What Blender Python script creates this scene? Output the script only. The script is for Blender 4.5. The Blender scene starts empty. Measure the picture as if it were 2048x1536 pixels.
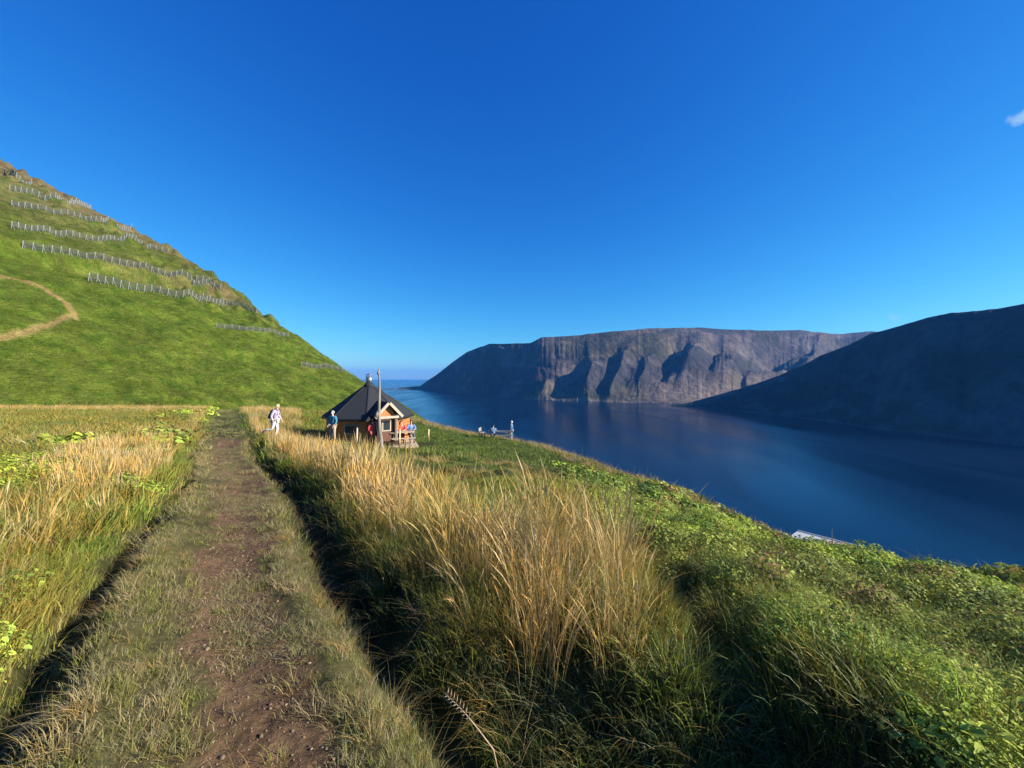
import bpy, bmesh, math, random
import numpy as np
from mathutils import Vector, Matrix
R = math.radians
rng = np.random.default_rng(7)
random.seed(7)
sc = bpy.context.scene
COL = sc.collection

# ------------------------------------------------------------------ camera
F, CX, HY = 800.0, 1024.0, 755.0          # photo focal length in px, centre column, horizon row
cam_d = bpy.data.cameras.new("camera")
cam = bpy.data.objects.new("camera", cam_d); COL.objects.link(cam)
cam_d.sensor_width = 36.0
cam_d.lens = 36.0 * F / 2048.0
cam_d.shift_y = -(768.0 - HY) / 2048.0
cam_d.clip_start = 0.05; cam_d.clip_end = 90000
cam.rotation_euler = (R(90), 0, 0)
sc.camera = cam
# ------------------------------------------------------------------ light
SUN_AZ, SUN_EL = R(101), R(25)            # azimuth clockwise from +Y (the view direction)
world = bpy.data.worlds.new("World"); sc.world = world; world.use_nodes = True
wt = world.node_tree; bg = wt.nodes["Background"]
sky = wt.nodes.new("ShaderNodeTexSky"); sky.sky_type = 'NISHITA'; sky.sun_disc = False
sky.sun_elevation = SUN_EL; sky.sun_rotation = SUN_AZ
sky.altitude = 200; sky.air_density = 1.0; sky.dust_density = 0.15; sky.ozone_density = 3.0
sep = wt.nodes.new("ShaderNodeSeparateColor"); cmb = wt.nodes.new("ShaderNodeCombineColor")
wt.links.new(sky.outputs[0], sep.inputs[0])
for ch, (ex, co) in enumerate(((1.85, 0.086), (1.20, 0.475), (0.70, 1.56))):   # colour grade of the clear-air sky
    pw = wt.nodes.new("ShaderNodeMath"); pw.operation = 'POWER'; pw.inputs[1].default_value = ex
    ml = wt.nodes.new("ShaderNodeMath"); ml.operation = 'MULTIPLY'; ml.inputs[1].default_value = co
    wt.links.new(sep.outputs[ch], pw.inputs[0]); wt.links.new(pw.outputs[0], ml.inputs[0]); wt.links.new(ml.outputs[0], cmb.inputs[ch])
def sky_cloud(src_socket, px, py, size, strength, scale, seed):
    """a wisp of cloud in a fixed direction of the sky"""
    d = Vector(((px - CX) / F, 1.0, (HY - py) / F)).normalized()
    tc = wt.nodes.new("ShaderNodeTexCoord"); df = wt.nodes.new("ShaderNodeVectorMath"); df.operation = 'SUBTRACT'; df.inputs[1].default_value = d
    mp_ = wt.nodes.new("ShaderNodeVectorMath"); mp_.operation = 'MULTIPLY'; mp_.inputs[1].default_value = (1.0, 1.0, 1.35)
    ln = wt.nodes.new("ShaderNodeVectorMath"); ln.operation = 'LENGTH'
    no = wt.nodes.new("ShaderNodeTexNoise"); no.inputs['Scale'].default_value = scale; no.inputs['Detail'].default_value = 6
    ad = wt.nodes.new("ShaderNodeMath"); ad.operation = 'MULTIPLY_ADD'; ad.inputs[1].default_value = size * 2.2; ad.inputs[2].default_value = -size * 1.1
    sm = wt.nodes.new("ShaderNodeMath"); sm.operation = 'ADD'
    mr = wt.nodes.new("ShaderNodeMapRange"); mr.inputs[1].default_value = size; mr.inputs[2].default_value = size * 0.25; mr.inputs[3].default_value = 0; mr.inputs[4].default_value = strength
    mx = wt.nodes.new("ShaderNodeMix"); mx.data_type = 'RGBA'; mx.inputs[7].default_value = (2.6, 3.9, 5.2, 1)
    L = wt.links.new
    L(tc.outputs['Generated'], df.inputs[0]); L(df.outputs[0], mp_.inputs[0]); L(mp_.outputs[0], ln.inputs[0]); L(tc.outputs['Generated'], no.inputs['Vector'])
    L(no.outputs['Fac'], ad.inputs[0]); L(ad.outputs[0], sm.inputs[0]); L(ln.outputs['Value'], sm.inputs[1]); L(sm.outputs[0], mr.inputs[0])
    L(mr.outputs[0], mx.inputs[0]); L(src_socket, mx.inputs[6]); return mx.outputs[2]
cs = sky_cloud(cmb.outputs[0], 2050, 234, 0.015, 0.6, 60, 1)
cs = sky_cloud(cs, 1790, 636, 0.010, 0.28, 70, 2)
wt.links.new(cs, bg.inputs[0]); bg.inputs[1].default_value = 0.088
sd = bpy.data.lights.new("sun", 'SUN'); sd.energy = 5.0; sd.angle = R(0.5); sd.color = (1.0, 0.93, 0.80)
so = bpy.data.objects.new("sun", sd); COL.objects.link(so)
sv = Vector((math.sin(SUN_AZ) * math.cos(SUN_EL), math.cos(SUN_AZ) * math.cos(SUN_EL), math.sin(SUN_EL)))
so.rotation_euler = sv.to_track_quat('Z', 'Y').to_euler()
vs = sc.view_settings; vs.view_transform = 'Standard'; vs.look = 'None'; vs.gamma = 1.0
vs.exposure = 1.06; vs.use_curve_mapping = False
cy = sc.cycles
cy.max_bounces = 6; cy.diffuse_bounces = 2; cy.glossy_bounces = 3; cy.transmission_bounces = 3
cy.volume_bounces = 0; cy.transparent_max_bounces = 8; cy.use_denoising = True
cy.sample_clamp_indirect = 6.0

# ------------------------------------------------------------------ helpers
def tag(o, label=None, cat=None, group=None, kind=None):
    if label: o['label'] = label
    if cat: o['category'] = cat
    if group: o['group'] = group
    if kind: o['kind'] = kind
    return o

def empty(name, loc, rz=0.0, **kw):
    o = bpy.data.objects.new(name, None); COL.objects.link(o)
    o.location = loc; o.rotation_euler = (0, 0, rz); o.empty_display_size = 0.2
    return tag(o, **kw)

def link_mesh(name, me, mat, parent=None):
    o = bpy.data.objects.new(name, me); COL.objects.link(o)
    if mat is not None and not me.materials: me.materials.append(mat)
    if parent is not None: o.parent = parent
    return o

class MB:
    def __init__(s): s.v = []; s.f = []; s.smooth = []
    def add(s, vs_, fs, smooth=False):
        k = len(s.v); s.v += [tuple(v) for v in vs_]
        s.f += [tuple(i + k for i in f) for f in fs]; s.smooth += [smooth] * len(fs)
        return s
    def box(s, c, d, rz=0.0, M=None):
        hx, hy, hz = d[0] / 2, d[1] / 2, d[2] / 2
        m = (Matrix.Translation(c) @ Matrix.Rotation(rz, 4, 'Z')) if M is None else M
        vs_ = [m @ Vector((x * hx, y * hy, z * hz)) for z in (-1, 1) for y in (-1, 1) for x in (-1, 1)]
        return s.add(vs_, [(0, 2, 3, 1), (4, 5, 7, 6), (0, 1, 5, 4), (2, 6, 7, 3), (0, 4, 6, 2), (1, 3, 7, 5)])
    def bar(s, a, b, w, h=None):          # box beam from a to b
        a, b = Vector(a), Vector(b); h = h or w; d = b - a
        q = d.to_track_quat('Z', 'Y').to_matrix().to_4x4()
        m = Matrix.Translation((a + b) / 2) @ q
        return s.box(None, (w, h, d.length), M=m)
    def tube(s, pts, rad, n=8, cap=True):
        pts = [Vector(p) for p in pts]; rad = rad if hasattr(rad, '__len__') else [rad] * len(pts)
        vs_, fs = [], []
        for i, p in enumerate(pts):
            d = (pts[min(i + 1, len(pts) - 1)] - pts[max(i - 1, 0)]).normalized()
            q = d.to_track_quat('Z', 'Y')
            for k in range(n):
                a = 2 * math.pi * k / n
                vs_.append(p + q @ Vector((math.cos(a) * rad[i], math.sin(a) * rad[i], 0)))
        for i in range(len(pts) - 1):
            for k in range(n):
                fs.append((i * n + k, i * n + (k + 1) % n, (i + 1) * n + (k + 1) % n, (i + 1) * n + k))
        if cap:
            fs.append(tuple(range(n))[::-1]); fs.append(tuple((len(pts) - 1) * n + k for k in range(n)))
        return s.add(vs_, fs, True)
    def build(s, name, mat, parent=None, bevel=0.0):
        me = bpy.data.meshes.new(name); me.from_pydata(s.v, [], s.f)
        me.polygons.foreach_set('use_smooth', s.smooth); me.update()
        o = link_mesh(name, me, mat, parent)
        if bevel > 0:
            b = o.modifiers.new("bevel", 'BEVEL'); b.width = bevel; b.segments = 2; b.limit_method = 'ANGLE'
        return o

def np_mesh(name, verts, faces, smooth=True, attrs=None):
    me = bpy.data.meshes.new(name)
    verts = np.asarray(verts, np.float32); faces = np.asarray(faces, np.int32)
    k = faces.shape[1]
    me.vertices.add(len(verts)); me.vertices.foreach_set('co', verts.ravel())
    me.loops.add(faces.size); me.loops.foreach_set('vertex_index', faces.ravel())
    me.polygons.add(len(faces))
    me.polygons.foreach_set('loop_start', np.arange(0, faces.size, k, dtype=np.int32))
    me.polygons.foreach_set('use_smooth', np.full(len(faces), smooth))
    for an, av in (attrs or {}).items():
        av = np.asarray(av, np.float32)
        if av.ndim == 1:
            at = me.attributes.new(an, 'FLOAT', 'POINT'); at.data.foreach_set('value', av)
        else:
            if av.shape[1] == 3: av = np.hstack([av, np.ones((len(av), 1), np.float32)])
            at = me.attributes.new(an, 'FLOAT_COLOR', 'POINT'); at.data.foreach_set('color', av.ravel())
    me.update(calc_edges=True); me.validate()
    return me

def vnoise(x, y, seed=0):
    x = np.asarray(x, float); y = np.asarray(y, float)
    xi = np.floor(x).astype(np.int64); yi = np.floor(y).astype(np.int64); xf = x - xi; yf = y - yi
    def h(a, b):
        n = (a * 374761393 + b * 668265263 + seed * 1442695041) & 0xFFFFFFFF
        n = ((n ^ (n >> 13)) * 1274126177) & 0xFFFFFFFF
        return ((n ^ (n >> 16)) & 0xFFFF) / 65535.0
    u = xf * xf * (3 - 2 * xf); v = yf * yf * (3 - 2 * yf)
    return (h(xi, yi) * (1 - u) + h(xi + 1, yi) * u) * (1 - v) + (h(xi, yi + 1) * (1 - u) + h(xi + 1, yi + 1) * u) * v
def fbm(x, y, seed=0, o=4):
    t = 0; a = 0.5; s = 0
    for i in range(o):
        t = t + a * vnoise(np.asarray(x) * 2 ** i + 17.3 * i, np.asarray(y) * 2 ** i - 9.1 * i, seed + i); s += a; a *= 0.5
    return t / s
def sst(a, b, x):
    t = np.clip((np.asarray(x, float) - a) / (b - a), 0, 1); return t * t * (3 - 2 * t)
def in_poly(px, py, poly):
    r = np.zeros(np.shape(px), bool); n = len(poly)
    for i in range(n):
        x1, y1 = poly[i]; x2, y2 = poly[(i + 1) % n]
        c = ((y1 > py) != (y2 > py)) & (px < (x2 - x1) * (py - y1) / (y2 - y1 + 1e-9) + x1)
        r ^= c
    return r
def seg_dist(x, y, poly):
    best = np.full(np.shape(x), 1e9); sign = np.ones(np.shape(x))
    for (x1, y1), (x2, y2) in zip(poly[:-1], poly[1:]):
        dx, dy = x2 - x1, y2 - y1; L = dx * dx + dy * dy
        t = np.clip(((x - x1) * dx + (y - y1) * dy) / L, 0, 1)
        ex = x - (x1 + t * dx); ey = y - (y1 + t * dy); d = np.hypot(ex, ey)
        cr = dx * (y - y1) - dy * (x - x1)
        m = d < best - 1e-6
        best = np.where(m, d, best); sign = np.where(m, np.where(cr < 0, 1.0, -1.0), sign)
    return best, sign                       # sign +1 on the right hand side of the line

# ------------------------------------------------------------------ terrain height
SEA = -120.0
CP = np.array([(0, 0, -1.6), (-1.3, 2.05, -1.66), (-2.35, 3.3, -1.84), (-5, 7, -2.14), (-10.3, 14.5, -2.63),
    (-15, 21, -3.02), (-11.5, 19.4, -3.08), (-8.6, 24.5, -4.15), (-7.5, 23, -4.0), (-4.7, 14.5, -3.13), (-0.9, 34, -5.3),
    (-7, 38, -5.1), (-5, 42, -5.75), (0.7, 35.5, -5.75), (4.9, 25, -5.45), (8, 17, -5.45), (9.7, 13.5, -5.8), (10.5, 11.5, -5.7), (12.8, 10, -5.1),
    (16, 6, -4.8), (-59, 46, -3.2), (-8, 6.2, -1.9), (-4, 2.5, -1.62), (-25, 20, -2.6), (-30, 40, -3.3), (-16, 36, -3.7), (0, -6, -1.3), (-10, -5, -1.1),
    (10, -6, -3.2), (4, 3, -2.5), (1.4, 3, -2.05), (6, 6, -3.3), (0.8, 8, -2.8), (2, 14, -3.8), (-20, 28, -3.2), (-45, 30, -2.6),
    (-15, 10, -2.1), (20, -5, -5.0), (-3.5, 10, -2.6)], float)
def tps_fit(P):
    n = len(P); d = np.hypot(P[:, None, 0] - P[None, :, 0], P[:, None, 1] - P[None, :, 1])
    K = np.where(d > 0, d * d * np.log(d + 1e-9), 0) + np.eye(n) * 0.5
    Q = np.hstack([np.ones((n, 1)), P[:, :2]])
    A = np.block([[K, Q], [Q.T, np.zeros((3, 3))]])
    return np.linalg.solve(A, np.concatenate([P[:, 2], np.zeros(3)]))
TW = tps_fit(CP)
def tps(x, y):
    r = TW[-3] + TW[-2] * x + TW[-1] * y
    for (a, b, _), w in zip(CP, TW[:-3]):
        d2 = (x - a) ** 2 + (y - b) ** 2; r = r + w * 0.5 * d2 * np.log(d2 + 1e-9)
    return r
RIM = [(40, -90), (26, -30), (20, -4), (16.5, 4), (13.2, 9.0), (10.9, 11.4), (9.7, 14), (7.9, 17.6), (5.1, 25), (1.9, 34.5),
       (-5.5, 39), (-14, 46), (-30, 80), (-52, 140), (-66, 190), (-95, 300), (-140, 500)]
EU = (-0.9627, 0.2707); EV = (0.2707, 0.9627); V0 = 180.0
_u = np.linspace(-160, 900, 1200)
_X = EU[0] * _u + EV[0] * V0; _Y = EU[1] * _u + EV[1] * V0
_px = CX + F * _X / _Y
_ys = np.interp(_px, [-700, -300, 0, 100, 200, 300, 365, 430, 450, 500, 570, 690, 715, 800, 860, 1000, 1200],
                [60, 205, 333, 383, 428, 487, 530, 566, 600, 622, 668, 748, 762, 815, 856, 960, 1120])
_H = _Y * (HY - _ys) / F
_H = np.where(_px > 1190, np.minimum(_H, -60 + (_u - (-30)) * 0.6), _H)
def pcoord(x, y):                           # signed distance across the footpath, + to the right
    return (x + 0.72 * y - 0.12 + 0.18 * np.sin(y * 0.55) * np.clip(y / 6, 0, 1)) * 0.811
def height(x, y, detail=True):
    x = np.asarray(x, float); y = np.asarray(y, float)
    xc = np.clip(x, -75, 24); yc = np.clip(y, -12, 52)
    n = tps(xc, yc)
    pl = -3.5 - 0.10 * np.maximum(y - 42, 0)
    w = np.maximum(sst(36, 54, y), sst(45, 75, -x))
    n = n * (1 - w) + np.minimum(pl, -3.3) * w
    bw = sst(-6, -20, y); n = n * (1 - bw) + (-1.2 - 0.02 * x) * bw
    d, s = seg_dist(x, y, RIM); sd_ = d * s + 0.8 * (fbm(x * 0.35, y * 0.35, 91, 3) - 0.5)
    dd = np.maximum(sd_, 0); n = n - 0.62 * dd * dd / (dd + 2.2)
    if detail:
        p = pcoord(x, y); on = sst(21, 17, y) * sst(-1.0, 0.0, y)
        g = lambda c, sg: np.exp(-((p - c) / sg) ** 2)
        r = np.hypot(x, y)
        n = n + on * (-0.05 * g(0.05, 0.28) + 0.04 * g(0.52, 0.12) + 0.08 * g(-0.60, 0.17) - 0.26 * g(-0.90, 0.13)
                      - 0.55 * g(1.08, 0.32) - 0.42 * sst(4.2, 2.8, y) * g(1.70, 0.55) + 0.10 * sst(2.0, 2.6, p) * sst(5, 3, p) + 0.10 * sst(-1.2, -1.7, p))
        n = n + (-0.14 * np.exp(-((y - 20.6 + 0.05 * (x + 13)) / 0.22) ** 2) + 0.08 * np.exp(-((y - 19.9 + 0.05 * (x + 13)) / 0.4) ** 2)) * sst(-24, -20, x) * sst(-10, -11.5, x)
        off = 1 - sst(0.75, 0.35, np.abs(p - 0.05)) * on
        n = n + off * (0.09 * (fbm(x * 1.9, y * 1.9, 5, 3) - 0.5) + 0.03 * (fbm(x * 7, y * 7, 6, 2) - 0.5))
        rt = sst(3.2, 5.0, p) * sst(30, 16, y)
        n = n + rt * (0.62 * (fbm(x * 0.85, y * 0.85, 15, 3) - 0.5) + 0.5 * (fbm(x * 0.33, y * 0.33, 16, 2) - 0.5) * sst(4, 8, p))
        n = n + (1 - on) * 0.012 * (fbm(x * 12, y * 12, 8, 2) - 0.5)
        n = n + on * (1 - off) * 0.035 * (fbm(x * 9, y * 9, 9, 3) - 0.5)
        # worn hollow near the rim on the right (dark overhang in the photograph)
        n = n - 0.30 * np.exp(-((x - 1.55 - 0.12 * (y - 3)) / 0.30) ** 2) * sst(1.2, 1.9, y) * sst(5.2, 4.2, y)
        n = n + 0.16 * np.exp(-((x - 2.35 - 0.2 * (y - 3)) / 0.42) ** 2) * sst(1.2, 1.9, y) * sst(5.6, 4.4, y)
        n = n - 0.75 * np.exp(-(((x - 8.9) + (y - 9.9) * 0.3) / 1.3) ** 2 - ((y - 9.9) / 0.33) ** 2)
    u = EU[0] * x + EU[1] * y; v = EV[0] * x + EV[1] * y
    h = np.interp(u, _u, _H)
    dv = np.maximum(v - V0, 0); h = h - 0.75 * dv * dv / (dv + 25)
    bm = sst(100, 170, u)
    h = h + 1.6 * (fbm(u * 0.06, v * 0.06, 21, 4) - 0.5) * 2 * (0.4 + bm) + 1.0 * (fbm(x * 0.62, y * 0.62, 22, 3) - 0.5)
    h = h + bm * sst(8, 40, h) * sst(120, 165, v) * 8.0 * np.maximum(fbm(x * 0.13, y * 0.13, 25, 4) - 0.47, 0) * 2
    h = h - 1.3 * sst(100, 140, u) * np.maximum(0, 1 - np.abs(fbm(u * 0.02, v * 0.045, 26, 3) - 0.5) * 12)
    k = 1.2; m = np.maximum(n, h); z = m + k * np.log(np.exp((n - m) / k) + np.exp((h - m) / k)) - 0.0
    z = np.where(np.abs(n - h) > 12, m, z)
    return np.maximum(z, SEA - 4.0)
def hill_above(x, y):
    u = EU[0] * x + EU[1] * y; v = EV[0] * x + EV[1] * y
    return (u > 45) & (np.hypot(x, y) > 62)
def proj(x, y, z):
    y = np.maximum(y, 1e-3); return CX + F * x / y, HY - F * z / y
def march(px, py, y0=60.0, y1=420.0, step=0.5):     # photo pixel -> point on the terrain
    ys = np.arange(y0, y1, step); xs = (px - CX) / F * ys; zs = (HY - py) / F * ys
    t = height(xs, ys); k = np.nonzero(t >= zs)[0]
    i = k[0] if len(k) else int(np.argmax(t - zs)); return Vector((xs[i], ys[i], float(t[i])))

# ------------------------------------------------------------------ materials
def mat_new(name):
    m = bpy.data.materials.new(name); m.use_nodes = True
    nt = m.node_tree; return m, nt, nt.nodes["Principled BSDF"]
def N(nt, t, **kw):
    n = nt.nodes.new(t)
    for k, v in kw.items():
        if hasattr(n, k): setattr(n, k, v)
        else: n.inputs[k].default_value = v
    return n
def noise_node(nt, scale, detail=4, rough=0.55, coord='Object', vscale=None):
    tc = N(nt, "ShaderNodeTexCoord"); n = N(nt, "ShaderNodeTexNoise")
    n.inputs['Scale'].default_value = scale; n.inputs['Detail'].default_value = detail; n.inputs['Roughness'].default_value = rough
    if vscale:
        mp = N(nt, "ShaderNodeMapping"); mp.inputs['Scale'].default_value = vscale
        nt.links.new(tc.outputs[coord], mp.inputs[0]); nt.links.new(mp.outputs[0], n.inputs['Vector'])
    else: nt.links.new(tc.outputs[coord], n.inputs['Vector'])
    return n
def simple(name, col, rough=0.7, var=0.25, scale=8.0, bump=0.1, metal=0.0, vscale=None, spec=0.4):
    m, nt, b = mat_new(name); n = noise_node(nt, scale, vscale=vscale)
    r = N(nt, "ShaderNodeValToRGB"); e = r.color_ramp.elements
    e[0].position = 0.3; e[1].position = 0.7
    e[0].color = (*[c * (1 - var) for c in col], 1); e[1].color = (*[min(1, c * (1 + var)) for c in col], 1)
    nt.links.new(n.outputs['Fac'], r.inputs[0]); nt.links.new(r.outputs[0], b.inputs['Base Color'])
    b.inputs['Roughness'].default_value = rough; b.inputs['Metallic'].default_value = metal
    b.inputs['Specular IOR Level'].default_value = spec
    if bump:
        bp = N(nt, "ShaderNodeBump"); bp.inputs['Strength'].default_value = bump; bp.inputs['Distance'].default_value = 0.02
        nt.links.new(n.outputs['Fac'], bp.inputs['Height']); nt.links.new(bp.outputs[0], b.inputs['Normal'])
    return m
def ground_mat(name, scale, bump, dist, lo=0.65, hi=1.4):
    m, nt, b = mat_new(name)
    a = N(nt, "ShaderNodeAttribute"); a.attribute_name = 'gcol'
    n1 = noise_node(nt, scale, 8, 0.65); n2 = noise_node(nt, scale * 0.13, 4, 0.6)
    mx = N(nt, "ShaderNodeMath", operation='MULTIPLY'); nt.links.new(n1.outputs['Fac'], mx.inputs[0]); nt.links.new(n2.outputs['Fac'], mx.inputs[1])
    mr = N(nt, "ShaderNodeMapRange"); mr.inputs[1].default_value = 0.12; mr.inputs[2].default_value = 0.38
    mr.inputs[3].default_value = lo; mr.inputs[4].default_value = hi; nt.links.new(mx.outputs[0], mr.inputs[0])
    vm = N(nt, "ShaderNodeVectorMath", operation='SCALE'); nt.links.new(a.outputs['Color'], vm.inputs[0]); nt.links.new(mr.outputs[0], vm.inputs['Scale'])
    nt.links.new(vm.outputs[0], b.inputs['Base Color']); b.inputs['Roughness'].default_value = 0.95
    b.inputs['Specular IOR Level'].default_value = 0.1
    bp = N(nt, "ShaderNodeBump"); bp.inputs['Strength'].default_value = bump; bp.inputs['Distance'].default_value = dist
    nt.links.new(n1.outputs['Fac'], bp.inputs['Height']); nt.links.new(bp.outputs[0], b.inputs['Normal'])
    return m
M_ground = ground_mat('ground_soil', 9.0, 0.8, 0.05)
M_hill = ground_mat('hillside_turf', 1.3, 1.0, 1.2, 0.5, 1.5)
M_path = ground_mat('path_dirt', 22.0, 0.9, 0.03, 0.5, 1.5)

def veg_mat(name, hue_green=0.0, transl=0.22, rough=0.55):
    m = bpy.data.materials.new(name); m.use_nodes = True; nt = m.node_tree; nt.nodes.clear()
    out = N(nt, "ShaderNodeOutputMaterial")
    ti = N(nt, "ShaderNodeAttribute", attribute_type='INSTANCER'); ti.attribute_name = 'tint'
    bv = N(nt, "ShaderNodeAttribute"); bv.attribute_name = 'bv'
    bc = N(nt, "ShaderNodeMix", data_type='RGBA', blend_type='MULTIPLY'); bc.inputs[0].default_value = 1.0
    nt.links.new(ti.outputs['Color'], bc.inputs[6]); nt.links.new(bv.outputs['Color'], bc.inputs[7])
    p = N(nt, "ShaderNodeBsdfPrincipled"); p.inputs['Roughness'].default_value = rough; p.inputs['Specular IOR Level'].default_value = 0.25
    t = N(nt, "ShaderNodeBsdfTranslucent"); mx = N(nt, "ShaderNodeMixShader"); mx.inputs[0].default_value = transl
    nt.links.new(bc.outputs[2], p.inputs['Base Color']); nt.links.new(bc.outputs[2], t.inputs['Color'])
    nt.links.new(p.outputs[0], mx.inputs[1]); nt.links.new(t.outputs[0], mx.inputs[2]); nt.links.new(mx.outputs[0], out.inputs[0])
    return m
M_blade = veg_mat('grass_blade', transl=0.22)
M_leaf = veg_mat('herb_leaf', transl=0.25, rough=0.75)

# ------------------------------------------------------------------ ground, hillside, path
dirt_c = np.array([0.135, 0.080, 0.042]); turf_c = np.array([0.035, 0.040, 0.012]); dark_c = np.array([0.018, 0.016, 0.008])
TRAIL_PX = [(-60, 692), (0, 679), (60, 664), (110, 647), (150, 633), (133, 607), (95, 583), (45, 562), (0, 552), (-60, 545)]
TRAIL = [tuple(march(*p)[:2]) for p in TRAIL_PX]
def path_mask(x, y):
    p = pcoord(x, y); jag = 0.26 * (fbm(x * 3, y * 3, 31, 3) - 0.5) * 2
    return sst(0.38, 0.20, (np.abs(p - 0.05) + jag) / (1 + 0.5 * sst(3, 10, y))) * sst(19.6, 18.0, y)
def build_terrain():
    az = np.radians(np.concatenate([np.arange(-180, -68, 4.0), np.arange(-68, 60, 0.16), np.arange(60, 180, 4.0)]))
    rr = np.concatenate([[0.02], np.geomspace(0.35, 62, 430), np.geomspace(62.5, 560, 330)])
    A, Rr = np.meshgrid(az, rr); x = Rr * np.sin(A); y = Rr * np.cos(A); z = height(x, y)
    nr, na = x.shape
    V = np.stack([x, y, z], -1).reshape(-1, 3)
    i = np.arange(nr - 1)[:, None]; j = np.arange(na)[None, :]; j2 = (j + 1) % na
    Fq = np.stack([i * na + j, i * na + j2, (i + 1) * na + j2, (i + 1) * na + j], -1).reshape(-1, 4)
    fx = V[Fq, 0].mean(1); fy = V[Fq, 1].mean(1); fz = V[Fq, 2].min(1)
    keep = ~((V[Fq, 2] <= SEA - 3.9).all(1))
    # colour
    xx, yy, zz = V[:, 0], V[:, 1], V[:, 2]
    p = pcoord(xx, yy); pm = path_mask(xx, yy)[:, None]
    n = fbm(xx * 0.7, yy * 0.7, 41, 4)[:, None]
    c = turf_c * (0.7 + 0.8 * n) * (1 - 0.0) + (dark_c - turf_c) * sst(0.35, 0.2, n)
    verge = (sst(1.3, 0.6, np.abs(p)) * sst(21, 18, yy))[:, None]
    c = c * (1 - 0.6 * verge) + 0.6 * verge * np.array([0.11, 0.09, 0.035])
    c = c * (1 - pm) + dirt_c * (0.75 + 0.5 * fbm(xx * 5, yy * 5, 42, 3)[:, None]) * pm
    # hillside
    hm = sst(40, 75, np.hypot(xx, yy))[:, None]
    u = EU[0] * xx + EU[1] * yy; v = EV[0] * xx + EV[1] * yy
    nb = fbm(u * 0.035, v * 0.012, 51, 4); nf = fbm(xx * 0.35, yy * 0.35, 52, 4)
    green = np.array([0.098, 0.138, 0.013]); lime = np.array([0.118, 0.150, 0.017]); brown = np.array([0.150, 0.112, 0.050]); deep = np.array([0.058, 0.100, 0.009])
    g = green + (lime - green) * sst(0.42, 0.62, nf * 0.6 + nb * 0.4)[:, None] + (deep - green) * sst(0.45, 0.3, nf)[:, None]
    bf = np.clip(sst(35, 105, zz + 60 * (nb - 0.5)) * 0.62 + sst(0.62, 0.74, nb) * 0.22 * sst(25, 55, zz) + sst(158, 182, v + 20 * (nf - .5)) * sst(12, 45, zz) * 0.4, 0, 1)
    bf = bf * sst(0.30, 0.55, nf + 0.15 * bf)
    bf = np.clip(bf + sst(0.62, 0.72, nf) * 0.18, 0, 1)
    g = g * (1 - bf[:, None]) + brown * bf[:, None]
    td, _ = seg_dist(xx, yy, TRAIL); tm = sst(1.5, 0.6, td + 0.8 * (nf - 0.5))[:, None] * 0.9
    g = g * (1 - tm) + np.array([0.27, 0.19, 0.07]) * tm
    c = c * (1 - hm) + g * hm
    hill = hill_above(fx, fy); pathf = (path_mask(fx, fy) > 0.5) & ~hill
    for nm, mk, mt, in (('ground', keep & ~hill & ~pathf, M_ground), ('hillside', keep & hill, M_hill), ('path', keep & pathf, M_path)):
        fs = Fq[mk]; us, inv = np.unique(fs, return_inverse=True)
        me = np_mesh(nm, V[us], inv.reshape(-1, 4)[:, ::-1], True, {'gcol': c[us]})
        tag(link_mesh(nm, me, mt), kind='structure')
build_terrain()

# ------------------------------------------------------------------ sea
def sea():
    m, nt, b = mat_new('sea_water')
    b.inputs['Base Color'].default_value = (0.001, 0.008, 0.026, 1); b.inputs['IOR'].default_value = 1.33
    b.inputs['Specular IOR Level'].default_value = 0.31
    tc = N(nt, "ShaderNodeTexCoord")
    mp = N(nt, "ShaderNodeMapping"); mp.inputs['Rotation'].default_value = (0, 0, R(28)); mp.inputs['Scale'].default_value = (0.010, 0.0022, 1)
    nt.links.new(tc.outputs['Object'], mp.inputs[0])
    st = N(nt, "ShaderNodeTexNoise"); st.inputs['Scale'].default_value = 1.0; st.inputs['Detail'].default_value = 5; st.inputs['Distortion'].default_value = 0.6
    nt.links.new(mp.outputs[0], st.inputs['Vector'])
    rr = N(nt, "ShaderNodeMapRange"); rr.inputs[1].default_value = 0.42; rr.inputs[2].default_value = 0.62; rr.inputs[3].default_value = 0.16; rr.inputs[4].default_value = 0.26
    nt.links.new(st.outputs['Fac'], rr.inputs[0]); nt.links.new(rr.outputs[0], b.inputs['Roughness'])
    wv = N(nt, "ShaderNodeTexNoise"); wv.inputs['Scale'].default_value = 0.35; wv.inputs['Detail'].default_value = 6
    nt.links.new(tc.outputs['Object'], wv.inputs['Vector'])
    br = N(nt, "ShaderNodeMapRange"); br.inputs[1].default_value = 0.42; br.inputs[2].default_value = 0.62; br.inputs[3].default_value = 0.30; br.inputs[4].default_value = 0.50
    nt.links.new(st.outputs['Fac'], br.inputs[0])
    bp = N(nt, "ShaderNodeBump"); bp.inputs['Distance'].default_value = 0.35
    nt.links.new(br.outputs[0], bp.inputs['Strength'])
    nt.links.new(wv.outputs['Fac'], bp.inputs['Height']); nt.links.new(bp.outputs[0], b.inputs['Normal'])
    S = 24000
    me = np_mesh('sea', [(-S, -S, SEA), (S, -S, SEA), (S, S, SEA), (-S, S, SEA)], [(0, 1, 2, 3)], False)
    tag(link_mesh('sea', me, m), kind='structure')
sea()

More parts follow.
